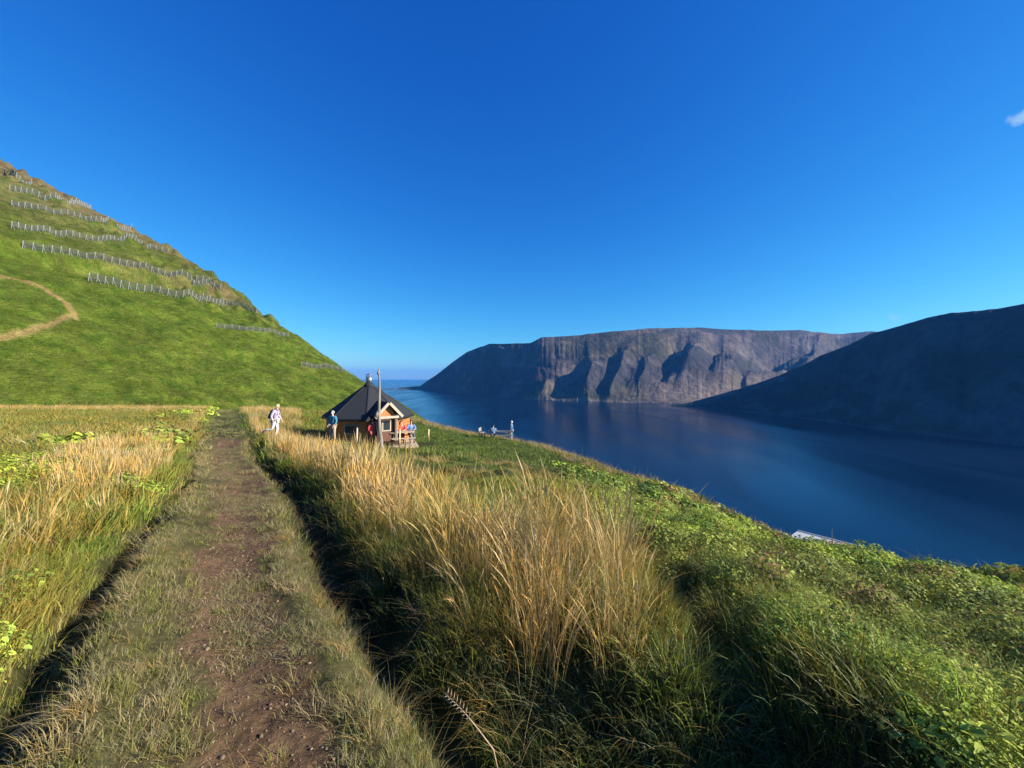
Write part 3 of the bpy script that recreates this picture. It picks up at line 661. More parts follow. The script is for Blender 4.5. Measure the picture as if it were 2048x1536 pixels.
# ------------------------------------------------------------------ gravel on the path, turf tufts on the hillside
def stones():
    items = []
    for k in range(4):
        bm = bmesh.new(); bmesh.ops.create_icosphere(bm, subdivisions=1, radius=1)
        for v in bm.verts: v.co *= rg.uniform(0.7, 1.2); v.co.z *= 0.6
        V = np.array([v.co[:] for v in bm.verts]); Ff = np.array([[v.index for v in f.verts] for f in bm.faces]); bm.free()
        items.append((V, Ff, np.ones((len(V), 3))))
    src = unlinked('stone', items, M_stone)
    x, y = sector(0.9, 12, 900, rg); pm = path_mask(x, y); k = rg.uniform(size=len(x)) < pm * np.clip(5.0 / (1 + y), 0.2, 1)
    x, y = x[k], y[k]; z = height(x, y); n = len(x)
    s = np.clip(rg.lognormal(-5.75, 0.55, n), 0.0015, 0.018) * (1 + 0.05 * y)
    t = np.array([[0.165, 0.112, 0.070]]) * rg.uniform(0.5, 1.6, (n, 1)) * (1 + rg.normal(0, 0.06, (n, 3)))
    o = gn_scatter('gravel', np.stack([x, y, z + s * 0.2], -1), rg.uniform(0, 6.28, (n, 3)) * [0.1, 0.1, 1], np.repeat(s[:, None], 3, 1), rg.integers(0, 4, n), np.clip(t, 0, 1), src)
    tag(o, label='loose reddish gravel scattered over the dirt footpath', cat='gravel', kind='stuff')
M_stone = veg_mat('stone', transl=0.0, rough=0.85)
stones()
def litter():
    x, y = sector(0.9, 19, 120, rg); p = pcoord(x, y); pm = path_mask(x, y)
    k = (rg.uniform(size=len(x)) < np.clip(pm * 0.22 + 0.75 * sst(1.2, 0.5, np.abs(p)), 0, 1) * sst(0.36, 0.54, fbm(x * 1.7, y * 1.7, 71, 3)))
    x, y = x[k], y[k]; z = height(x, y); n = len(x); q = rg.uniform(size=(n, 1))
    t = STRAW * 0.7 + (OLIVE * 0.9 - STRAW * 0.7) * q
    s = rg.uniform(0.5, 0.9, n)
    o = gn_scatter('trodden_grass', np.stack([x, y, z - 0.01], -1), np.stack([0 * x, 0 * x, rg.uniform(0, 6.28, n)], -1),
                   np.stack([s, s, s * 0.45], -1), rg.integers(0, 7, n), t, SRC['short_near'])
    tag(o, label='trodden straw-coloured grass patches on and beside the dirt footpath', cat='grass', kind='stuff')
litter()
def hill_turf():
    n0 = 260000
    a = rg.uniform(R(-60), R(-8), n0); r = np.sqrt(rg.uniform(60 ** 2, 330 ** 2, n0)); x, y = r * np.sin(a), r * np.cos(a)
    k = hill_above(x, y); x, y = x[k], y[k]; z = height(x, y); px, py = proj(x, y, z)
    v = EV[0] * x + EV[1] * y
    nn_ = fbm(x * 0.15, y * 0.15, 81, 4)
    td, _ = seg_dist(x, y, TRAIL)
    k = (v < 235) & (z > -60) & (rg.uniform(size=len(x)) < 0.25 + 0.5 * sst(0.4, 0.6, nn_)) & (td > 1.2); x, y, z, nn_ = x[k], y[k], z[k], nn_[k]; n = len(x)
    nb = fbm((EU[0] * x + EU[1] * y) * 0.035, (EV[0] * x + EV[1] * y) * 0.012, 51, 4)
    br = np.clip(sst(35, 105, z + 60 * (nb - 0.5)) * 0.9 + sst(0.6, 0.72, nb) * 0.5 * sst(0, 25, z) + 0.25 * sst(.55, .7, nn_), 0, 1)[:, None]
    q = rg.uniform(size=(n, 1))
    t = (np.array([0.072, 0.120, 0.008]) + np.array([0.080, 0.070, 0.010]) * q) * (1 - br * 0.85) + np.array([0.155, 0.118, 0.048]) * br * 0.85
    t = t * rg.uniform(0.65, 1.4, (n, 1)); s = rg.uniform(1.0, 2.3, n)
    o = gn_scatter('hillside_grass', np.stack([x, y, z - 0.05], -1), np.stack([0 * x, 0 * x, rg.uniform(0, 6.28, n)], -1),
                   np.stack([s, s, s * 0.75], -1), rg.integers(0, 4, n), t, SRC['short_far'])
    tag(o, label='tufted green turf covering the steep hillside on the left', cat='grass', kind='stuff')
    print('HILL', n)
hill_turf()

# ------------------------------------------------------------------ snow fences on the hillside
M_post = simple('fence_steel', (0.34, 0.34, 0.30), 0.55, 0.15, 3, 0.0, metal=0.1)
M_net = simple('fence_net', (0.085, 0.09, 0.07), 0.6, 0.2, 3, 0.0)
POST_ME = None
def snow_fence(px_pts, hgt, label, spacing=4.0):
    hgt *= 0.80
    P = [march(*p) for p in px_pts]
    line = [P[0]]
    for a, b in zip(P[:-1], P[1:]):
        L = (b - a).length; n = max(2, int(L / 1.0))
        for k in range(1, n + 1):
            q = a.lerp(b, k / n); q.z = float(height(q.x, q.y)); line.append(q)
    cum = [0]
    for a, b in zip(line[:-1], line[1:]): cum.append(cum[-1] + (b - a).length)
    n = max(3, min(60, int(cum[-1] / spacing))); pts = []
    for k in range(n + 1):
        d = cum[-1] * k / n; i = max(0, min(len(line) - 2, int(np.searchsorted(cum, d)) - 1)); t = (d - cum[i]) / max(1e-6, cum[i + 1] - cum[i])
        q = line[i].lerp(line[i + 1], t); q.z = float(height(q.x, q.y)); pts.append(q)
    root = empty('snow_fence', pts[0], label=label, cat='fence', group='rows of snow fences across the hillside')
    o0 = pts[0]; down = Vector((-EU[0], -EU[1], 0)); lean = 0.22
    global POST_ME
    if POST_ME is None:
        m = MB(); m.bar((0, 0, -0.5), Vector((0, 0, 1)) + down * lean * 1.0, 0.30, 0.22)
        m.v = []; m.f = []; m.smooth = []
        m.bar((0, 0, -0.15), (down.x * lean, down.y * lean, 1.0), 0.052, 0.045)
        m.bar((down.x * 0.75, down.y * 0.75, -0.42), (down.x * lean * 0.7, down.y * lean * 0.7, 0.72), 0.018, 0.018)
        POST_ME = bpy.data.meshes.new('post'); POST_ME.from_pydata(m.v, [], m.f); POST_ME.materials.append(M_post)
    for q in pts:
        p = bpy.data.objects.new('post', POST_ME); COL.objects.link(p); p.parent = root; p.location = q - o0; p.scale = (hgt * 1.2, hgt * 1.2, hgt)
    nb = MB(); top = lambda q, f: (q - o0) + Vector((down.x * lean * f * hgt, down.y * lean * f * hgt, f * hgt))
    for a, b in zip(pts[:-1], pts[1:]):
        for f in (0.12, 0.35, 0.58, 0.81, 0.98): nb.bar(top(a, f), top(b, f), 0.10, 0.10)
        for s_ in range(4):
            u0 = s_ / 4; u1 = (s_ + 1) / 4
            nb.bar(top(a.lerp(b, u0), 0.12), top(a.lerp(b, u1), 0.98), 0.12, 0.12); nb.bar(top(a.lerp(b, u1), 0.12), top(a.lerp(b, u0), 0.98), 0.12, 0.12)
    nb.build('net', M_net, root)
snow_fence([(176, 562), (235, 573), (300, 583), (370, 594), (445, 609)], 4.0, 'pale snow fence furthest down the slope of those on the left half of the hillside', 2.9)
snow_fence([(442, 607), (470, 612), (512, 626)], 3.2, 'short snow fence on the skyline just right of the long lowest pale fence', 2.9)
snow_fence([(44, 497), (100, 507), (160, 517), (230, 528), (300, 541), (372, 556), (420, 569)], 3.6, 'longest snow fence, running green-grey to the skyline right above the lowest pale fence', 2.9)
snow_fence([(392, 562), (415, 566), (440, 580)], 4.0, 'snow fence piece standing up against the sky at the brown shoulder of the hill', 3.0)
snow_fence([(22, 457), (80, 464), (130, 472), (200, 484), (300, 497), (335, 506)], 3.4, 'middle snow fence whose bright posts end at the skyline above the longest fence', 2.8)
snow_fence([(22, 413), (70, 418), (130, 430), (200, 443), (262, 458)], 3.4, 'snow fence on brown turf, third row down from the top of the hill', 2.8)
snow_fence([(18, 380), (60, 386), (110, 396), (180, 418)], 3.6, 'snow fence on brown turf, second row down from the top of the hill', 2.8)
snow_fence([(8, 350), (30, 356), (62, 370)], 3.6, 'topmost snow fence at the brown crest of the hill', 2.8)
snow_fence([(432, 655), (470, 659), (520, 664), (575, 673)], 2.6, 'thin snow fence alone in the green right part of the hillside', 3.2)
snow_fence([(602, 733), (640, 737), (684, 744)], 2.8, 'faint snow fence at the foot of the hillside nearest to the sea', 3.2)

# ------------------------------------------------------------------ shore buildings and pier
M_conc = simple('concrete', (0.40, 0.41, 0.41), 0.8, 0.12, 0.6, 0.2)
M_white = simple('white_paint', (0.60, 0.60, 0.58), 0.6, 0.08, 2, 0.05)
M_darkroof = simple('dark_roof', (0.05, 0.05, 0.055), 0.7, 0.2, 2, 0.05)
def pier():
    a = Vector((229.5, 294.7, 0)); b = Vector((247.6, 271.7, 0)); d = (b - a).normalized(); a += d * 6; b += d * 6; n = Vector((-d.y, d.x, 0)) * -1
    far = a - d * 22
    m = MB()
    def slab(p, q, w, z0, z1):
        c = (p + q) / 2; m.box((c.x, c.y, (z0 + z1) / 2), ((q - p).length, w, z1 - z0), math.atan2((q - p).y, (q - p).x))
    slab(far + n * 7, b + n * 7, 13, SEA - 3, SEA + 2.4)
    slab(far + n * 13.6 + d * 6, far + n * 150 + d * 6, 11.4, SEA - 3, SEA + 2.39)
    r = empty('pier', (0, 0, 0), label='pale concrete pier in the water just beyond the grassy rim', cat='pier')
    m.build('deck', M_conc, r, 0.05)
    w = MB(); c = (far + b) / 2 + n * 0.9
    w.box((c.x, c.y, SEA + 2.75), ((b - far).length - 0.4, 0.5, 0.7), math.atan2(d.y, d.x)); w.build('parapet', M_white, r)
pier()
def boathouse(px, py, w):
    D = -SEA * F / (py - HY); x = (px - CX) / F * D
    r = empty('boathouse', (x, D, SEA), R(-38), label='small white house with a dark roof on the opposite shore at the right', cat='house')
    m = MB(); h = w * 0.42; m.box((0, 0, h / 2 + 0.4), (w, w * 0.7, h + 4))
    m.add([(-w / 2, -w * .35, h + 2.4), (-w / 2, w * .35, h + 2.4), (-w / 2, 0, h + 2.4 + w * .3), (w / 2, -w * .35, h + 2.4), (w / 2, w * .35, h + 2.4), (w / 2, 0, h + 2.4 + w * .3)],
          [(0, 1, 2), (3, 5, 4)])
    m.build('wall', M_white, r)
    k = MB()
    for s_ in (-1, 1): k.bar((0, s_ * w * 0.2, h + 2.5 + w * .165), (0, s_ * w * 0.2001, h + 2.5 + w * .165 + 0.01), 0.01)
    k.v = []; k.f = []; k.smooth = []
    t = 0.3
    for s_ in (-1, 1):
        y0, z0, y1, z1 = s_ * w * 0.42, h + 2.42 - w * .06, 0.0, h + 2.42 + w * .3
        k.add([(-w * .55, y0, z0), (w * .55, y0, z0), (w * .55, y1, z1), (-w * .55, y1, z1), (-w * .55, y0, z0 + t), (w * .55, y0, z0 + t), (w * .55, y1, z1 + t), (-w * .55, y1, z1 + t)],
              [(0, 1, 2, 3), (4, 7, 6, 5), (0, 4, 5, 1), (1, 5, 6, 2), (3, 2, 6, 7), (0, 3, 7, 4)])
    k.build('roof', M_darkroof, r)
    for q in (-0.28, 0.05, 0.3):
        g = MB(); g.box((q * w, -w * .35 - 0.04, h * 0.75 + 1.2), (w * .13, 0.14, h * .42)); g.build('window', M_darkroof, r)
boathouse(2042, 889, 10)

# ------------------------------------------------------------------ grill hut
M_log = simple('stained_log', (0.42, 0.165, 0.048), 0.55, 0.3, 5, 0.15, vscale=(1, 1, 6))
M_pine = simple('pale_pine', (0.62, 0.46, 0.28), 0.6, 0.2, 6, 0.1)
M_trim = simple('pale_trim', (0.44, 0.37, 0.28), 0.6, 0.12, 6, 0.05)
M_shingle = simple('roof_felt', (0.022, 0.024, 0.029), 0.85, 0.3, 14, 0.3)
M_deckm = simple('deck_boards', (0.46, 0.36, 0.25), 0.7, 0.25, 4, 0.1)
M_grey = simple('weathered_wood', (0.25, 0.215, 0.165), 0.8, 0.35, 9, 0.5, vscale=(1, 1, 0.15))
M_metal = simple('chimney_metal', (0.35, 0.36, 0.38), 0.35, 0.1, 3, 0.0, metal=0.8)
M_black = simple('black_metal', (0.02, 0.02, 0.022), 0.5, 0.1, 3, 0.0)
def glass_mat():
    m, nt, b = mat_new('window_glass'); b.inputs['Base Color'].default_value = (0.03, 0.035, 0.04, 1); b.inputs['Roughness'].default_value = 0.08; return m
M_glass = glass_mat()
HX, HYY, HZ = -9.0, 25.2, -3.95
def hut():
    r = empty('grill_hut', (HX, HYY, HZ), label='octagonal brown log hut with a steep dark roof and a small gabled porch', cat='hut')
    ph0 = R(-73.7); RW, RR_ = 2.42, 2.72; eave, apex = 1.52, 3.60
    vt = [(math.cos(ph0 + R(45 * k)), math.sin(ph0 + R(45 * k))) for k in range(8)]
    for k in range(8):
        a = Vector((vt[k][0] * RW, vt[k][1] * RW, 0)); b = Vector((vt[(k + 1) % 8][0] * RW, vt[(k + 1) % 8][1] * RW, 0))
        m = MB(); nl = 11; hh = (eave + 0.22) / nl
        for i in range(nl):
            z = i * hh + hh / 2; m.bar(a + Vector((0, 0, z)), b + Vector((0, 0, z)), hh * 0.985, 0.09) if False else None
            c = (a + b) / 2; ang = math.atan2((b - a).y, (b - a).x)
            m.box((c.x, c.y, z), ((b - a).length + 0.12, 0.10, hh - 0.012), ang)
        m.build('wall', M_log, r, 0.018)
        mid = (vt[k][0] + vt[(k + 1) % 8][0]) / 2, (vt[k][1] + vt[(k + 1) % 8][1]) / 2
        if k in (7, 2, 5):                       # window frames: facet seen left of the front ridge, and others round the back
            n = Vector((mid[0], mid[1], 0)).normalized(); c = Vector((mid[0] * RW, mid[1] * RW, 0.98)); ang = math.atan2((b - a).y, (b - a).x)
            Mx = Matrix.Translation(c + n * 0.07) @ Matrix.Rotation(ang, 4, 'Z')
            f = MB()
            for (cx, cz, w, h) in ((0, .24, .78, .07), (0, -.24, .78, .07), (-.355, 0, .07, .41), (.355, 0, .07, .41)):
                f.box(None, (w, .06, h), M=Mx @ Matrix.Translation((cx, 0, cz)))
            wf = f.build('window', M_grey, r); g = MB(); g.box(None, (.64, .02, .41), M=Mx); g.build('pane', M_glass, wf)
    # main roof: shingled facets with a small thickness and a collar
    m = MB(); t = 0.07
    for k in range(8):
        a, b = vt[k], vt[(k + 1) % 8]; rt = 0.34; zt = apex - (apex - eave) * rt / RR_
        P = [(a[0] * RR_, a[1] * RR_, eave), (b[0] * RR_, b[1] * RR_, eave), (b[0] * rt, b[1] * rt, zt), (a[0] * rt, a[1] * rt, zt)]
        m.add(P + [(x, y, z + t) for x, y, z in P], [(0, 3, 2, 1), (4, 5, 6, 7), (0, 1, 5, 4), (2, 3, 7, 6)])
    rf = m.build('roof', M_shingle, r)
    e = MB()
    for k in range(8): e.bar((vt[k][0] * (RR_ + .01), vt[k][1] * (RR_ + .01), eave + t), (vt[k][0] * .4, vt[k][1] * .4, apex - (apex - eave) * .4 / RR_ + t), 0.05, 0.03)
    e.build('ridge_strip', M_black, rf)
    e = MB()
    for k in range(8): e.bar((vt[k][0] * (RR_ + .02), vt[k][1] * (RR_ + .02), eave + .01), (vt[(k + 1) % 8][0] * (RR_ + .02), vt[(k + 1) % 8][1] * (RR_ + .02), eave + .01), 0.03, 0.13)
    e.build('fascia', M_black, rf)
    c = MB(); c.tube([(0, 0, 3.22), (0, 0, 3.34)], [0.50, 0.46], 8); c.tube([(0, 0, 3.34), (0, 0, 3.62)], [0.44, 0.22], 8); c.build('collar', M_shingle, rf)
    c = MB(); c.tube([(0, 0, 3.58), (0, 0, 4.02)], 0.19, 16)
    for q in range(4): c.bar((.15 * math.cos(q * 1.57), .15 * math.sin(q * 1.57), 4.02), (.15 * math.cos(q * 1.57), .15 * math.sin(q * 1.57), 4.12), .02)
    c.tube([(0, 0, 4.10), (0, 0, 4.12), (0, 0, 4.20)], [0.22, 0.22, 0.04], 16); c.build('chimney', M_metal, rf)
    # gabled porch
    pa = R(-51.2); d = Vector((math.cos(pa), math.sin(pa), 0)); s = Vector((-d.y, d.x, 0)); Z = Vector((0, 0, 1))
    hw = 0.50; r0, r1 = 2.15, 3.0; ew, gz = 1.68, 2.48
    for sg in (-1, 1):
        m = MB(); n_ = 11; hh = ew / n_
        ang = math.atan2(d.y, d.x)
        for i in range(n_):
            cc = d * ((r0 + r1) / 2) + s * (sg * hw) + Z * (i * hh + hh / 2); m.box(cc, (r1 - r0, 0.08, hh - 0.012), ang)
        m.build('side_wall', M_log, r, 0.015)
        p = MB(); p.bar(d * (r1 + .04) + s * sg * (hw + .01), d * (r1 + .04) + s * sg * (hw + .01) + Z * (ew + .02), 0.10); p.build('porch_post', M_trim, r)
    m = MB(); hv = 0.78; rb = 1.15
    for sg in (-1, 1):
        e0 = s * sg * hv + Z * (gz - hv * 0.93); P = [d * rb + e0, d * (r1 + .28) + e0, d * (r1 + .28) + Z * gz, d * rb + Z * gz]
        P = [v + Vector((HX * 0, 0, 0)) for v in P]
        m.add([tuple(v) for v in P] + [tuple(v + Z * 0.07) for v in P], [(0, 1, 2, 3), (4, 7, 6, 5), (0, 4, 5, 1), (1, 5, 6, 2), (0, 3, 7, 4), (2, 6, 7, 3)])
    m.build('porch_roof', M_shingle, r)
    g = MB(); q = r1 + .29
    for sg in (-1, 1): g.bar(d * q + s * sg * (hv + .02) + Z * (gz - hv * .93 - .06), d * q + s * sg * 0.03 + Z * (gz + .02), 0.05, 0.15)
    g.bar(d * (q + .01) - s * .55 + Z * (ew + .02), d * (q + .01) + s * .55 + Z * (ew + .02), 0.05, 0.13)
    g.build('gable_board', M_trim, r)
    g = MB(); a_ = d * (r1 + .02)
    g.add([tuple(a_ - s * .52 + Z * (ew - .02)), tuple(a_ + s * .52 + Z * (ew - .02)), tuple(a_ + s * .1 + Z * (gz - .08)), tuple(a_ - s * .1 + Z * (gz - .08))]
          + [tuple(a_ - d * .05 + v) for v in (-s * .52 + Z * (ew - .02), s * .52 + Z * (ew - .02), s * .1 + Z * (gz - .08), -s * .1 + Z * (gz - .08))],
          [(0, 1, 2, 3), (4, 7, 6, 5), (0, 4, 5, 1), (1, 5, 6, 2), (2, 6, 7, 3), (3, 7, 4, 0)])
    g.build('gable', M_log, r)
    dr = MB(); dc = d * (r1 - .16); ang = math.atan2(s.y, s.x)
    for i in range(6): dr.box(dc + s * (-.35 + .14 * i) + Z * .80, (.132, .05, 1.56), ang)
    dd = dr.build('door', simple('dark_door', (0.13, 0.055, 0.03), .6, .2, 5, .1), r)
    w = MB(); w.box(dc + d * .035 + Z * 1.18, (.42, .02, .50), ang); w.build('pane', M_glass, dd)
    w = MB()
    for (o, l, u) in ((-.23, .06, .6), (.23, .06, .6)): w.box(dc + d * .035 + s * o + Z * 1.18, (l, .03, u), ang)
    for zz in (.90, 1.46): w.box(dc + d * .036 + Z * zz, (.52, .03, .06), ang)
    w.build('door_trim', M_trim, dd)
    w = MB(); w.tube([dc + d * .04 + s * .33 + Z * .75, dc + d * .09 + s * .33 + Z * .78, dc + d * .09 + s * .33 + Z * .92, dc + d * .04 + s * .33 + Z * .95], .014, 6); w.build('handle', M_black, dd)
    sw = MB(); cc = d * 2.62 - s * (hw + .06) + Z * 1.2; ang2 = math.atan2(d.y, d.x)
    for (o, zz, l, h) in ((0, .2, .46, .05), (0, -.2, .46, .05), (-.2, 0, .05, .36), (.2, 0, .05, .36)): sw.box(cc + d * o + Z * zz, (l, .05, h), ang2)
    wf = sw.build('porch_window', M_trim, r); g = MB(); g.box(cc, (.36, .02, .36), ang2); g.build('pane', M_glass, wf)
hut()
VD = Vector((HX, HYY, 0)).normalized(); VS = Vector((VD.y, -VD.x, 0))         # viewing direction to the hut, and its right hand side
def local(a, b, z=0.0): return Vector((HX, HYY, HZ)) + VS * a - VD * b + Vector((0, 0, z))
def deck_():
    r = empty('wooden_deck', (HX, HYY, HZ), label='low pale timber deck under and around the log hut', cat='deck')
    ang = math.atan2(VS.y, VS.x); o = Vector((HX, HYY, HZ))
    m = MB()
    for i in range(44):
        b = -2.2 + 0.125 * i; c = local(0.05, b, -0.03) - o; m.box(c, (5.2, 0.115, 0.05), ang)
    m.build('boards', M_deckm, r)
    m = MB(); c = local(0.05, 3.28, -0.09) - o; m.box(c, (5.22, 0.05, 0.16), ang); c = local(2.68, 0.4, -0.09) - o; m.box(c, (0.05, 5.7, 0.16), ang); m.build('edge_board', M_pine, r)
    m = MB()
    for i in range(5):
        for j in range(3): m = MB(); c = local(-2.4 + 1.2 * i, 3.0 - 2.4 * j, -0.55) - o; m.box(c, (.12, .12, .9), ang); m.build('footing', M_grey, r)
    st = MB(); c = local(1.0, 3.85, -0.16) - o; st.box(c, (2.2, .45, .05), ang)
    for q in (-.9, 0, .9): st.box(local(1.0 + q, 3.85, -0.4) - o, (.08, .4, .44), ang)
    st.build('step', M_pine, r)
deck_()

# ------------------------------------------------------------------ pole, stakes, tables
def pole():
    b = Vector(((763 - CX) / F * 14.6, 14.6, 0)); b.z = float(height(b.x, b.y)) - 0.3
    t = Vector(((756.5 - CX) / F * 14.7, 14.7, (HY - 738) / F * 14.7))
    r = empty('wooden_pole', (b.x, b.y, b.z + .3), label='tall thin weathered pole standing in the grass before the hut', cat='pole')
    m = MB(); n = 22; pts = []; rad = []
    for i in range(n):
        u = i / (n - 1); q = b.lerp(t, u) + Vector((0.02 * math.sin(u * 9), 0.02 * math.cos(u * 7), 0)) * (1 if i else 0)
        pts.append(q - Vector((b.x, b.y, b.z + .3))); rad.append((0.070 * (1 - u) ** 0.8 + 0.022) * (1 + 0.07 * math.sin(i * 2.3)))
    m.tube(pts, rad, 10); m.build('shaft', M_grey, r)
    k = MB(); q = b.lerp(t, 0.55) - Vector((b.x, b.y, b.z + .3)); k.tube([q + Vector((-.10, -.06, -.12)), q + Vector((-.07, -.06, .02)), q + Vector((-.09, -.05, .13))], [.05, .07, .03], 8)
    k.build('knot', M_grey, r); k = MB(); q = b.lerp(t, .96) - Vector((b.x, b.y, b.z + .3)); k.tube([q + Vector((0, 0, -.05)), q + Vector((0, 0, .06))], [.05, .045], 8)
    k.build('knot', M_grey, r)
    s_ = MB(); s_.tube([Vector((-.14, .05, -.2)), Vector((-.13, .03, .35)), Vector((-.10, .03, .52))], [.06, .055, .045], 8); s_.build('support_stub', M_grey, r)
pole()
def stake(a, b, h, label, mt=None):
    p = local(a, b); z = float(height(p.x, p.y)) if b > 3.4 or a > 3.8 else HZ
    m = MB(); m.tube([(0, 0, -0.25), (0, 0, h * .5), (0.01, 0, h)], [.045, .045, .04], 8)
    o = m.build('wooden_stake', mt or M_pine, None); o.location = (p.x, p.y, z); tag(o, label=label, cat='post', group='stakes around the hut')
stake(-0.62, 3.45, 0.95, 'pale wooden stake in front of the dark left wall of the hut')
stake(1.62, 3.45, 1.10, 'pale wooden stake between the porch and the people in red')
stake(3.62, 0.6, 0.62, 'short lone pale stake in the grass to the right of the hut')

def picnic_table(name_loc, rz, label, mt, L=1.8):
    r = empty('picnic_table', name_loc, rz, label=label, cat='table')
    m = MB()
    for i in range(5): m.box((0, -.30 + .15 * i, .74), (L, .14, .04))
    m.build('tabletop', mt, r)
    for sg in (-1, 1):
        m = MB()
        for i in range(2): m.box((0, sg * (.62 + .13 * i), .45), (L, .12, .04))
        m.build('bench', mt, r)
    for sx in (-1, 1):
        for sy in (-1, 1):
            m = MB(); m.bar((sx * L * .36, sy * .50, 0), (sx * L * .36, sy * .20, .72), .045, .09); m.build('leg', mt, r)
        m = MB(); m.bar((sx * L * .36 + .05, -.80, .40), (sx * L * .36 + .05, .80, .40), .04, .09); m.bar((sx * L * .36 + .05, -.33, .68), (sx * L * .36 + .05, .33, .68), .04, .08); m.build('crossbar', mt, r)
    return r
tp = local(1.85, 2.35)
ANG_V = math.atan2(VS.y, VS.x)
picnic_table((tp.x, tp.y, HZ), ANG_V, 'wooden picnic table on the deck at the right of the hut', M_deckm, 1.4)
TX, TY = -0.95, 34.0; TZ = float(height(TX, TY))
picnic_table((TX, TY, TZ), R(12), 'grey picnic table out on the grassy point above the water', simple('silver_wood', (0.15, 0.14, 0.13), .7, .2, 5, .1), 2.0)
def bench_(loc, rz, label):
    r = empty('bench', loc, rz, label=label, cat='bench'); m = MB()
    m.box((0, 0, .44), (.9, .34, .05)); m.build('seat', M_grey, r); m = MB(); m.box((0, .18, .72), (.9, .04, .3)); m.build('backrest', M_grey, r)
    for sx in (-1, 1):
        for sy in (-1, 1): m = MB(); m.box((sx * .38, sy * .13, .21), (.07, .07, .42)); m.build('leg', M_grey, r)
        m = MB(); m.box((sx * .38, .18, .56), (.06, .03, .26)); m.build('back_support', M_grey, r)
bx_, by_ = -2.55, 33.9
bench_((bx_, by_, float(height(bx_, by_))), R(80), 'small dark wooden bench at the left end of the grey picnic table')

# ------------------------------------------------------------------ people
def skin_mesh(name, chains, mat, parent):
    """chains: list of lists of (point, radius[, radius_y]); shared points weld by position"""
    idx = {}; V = []; Rr = []; E = set(); roots = []
    for ch in chains:
        prev = None
        for i, it in enumerate(ch):
            p = tuple(round(c, 4) for c in it[0])
            if p not in idx: idx[p] = len(V); V.append(p); Rr.append((it[1], it[2] if len(it) > 2 else it[1]))
            k = idx[p]
            if prev is not None and prev != k: E.add((min(prev, k), max(prev, k)))
            prev = k
    me = bpy.data.meshes.new(name + '_rig'); me.from_pydata(V, list(E), [])
    o = bpy.data.objects.new(name + '_rig', me); COL.objects.link(o)
    md = o.modifiers.new('s', 'SKIN'); md.use_smooth_shade = True
    sk = me.skin_vertices[0].data
    # one root per island
    par = list(range(len(V)))
    def fnd(a):
        while par[a] != a: a = par[a]
        return a
    for a, b in E: par[fnd(b)] = fnd(a)
    seen = set()
    for i in range(len(V)):
        sk[i].radius = Rr[i]; r_ = fnd(i); sk[i].use_root = r_ not in seen; seen.add(r_)
    sb = o.modifiers.new('ss', 'SUBSURF'); sb.levels = 1; sb.render_levels = 1
    dg = bpy.context.evaluated_depsgraph_get(); ev = o.evaluated_get(dg); m2 = bpy.data.meshes.new_from_object(ev); m2.name = name
    bpy.data.objects.remove(o); bpy.data.meshes.remove(me)
    m2.materials.clear(); m2.materials.append(mat)
    for p_ in m2.polygons: p_.use_smooth = True
    return link_mesh(name, m2, None, parent)
M_skin = simple('skin', (0.62, 0.38, 0.27), 0.5, 0.08, 10, 0.0)
def cloth(name, c): return simple(name, c, 0.85, 0.12, 9, 0.15)
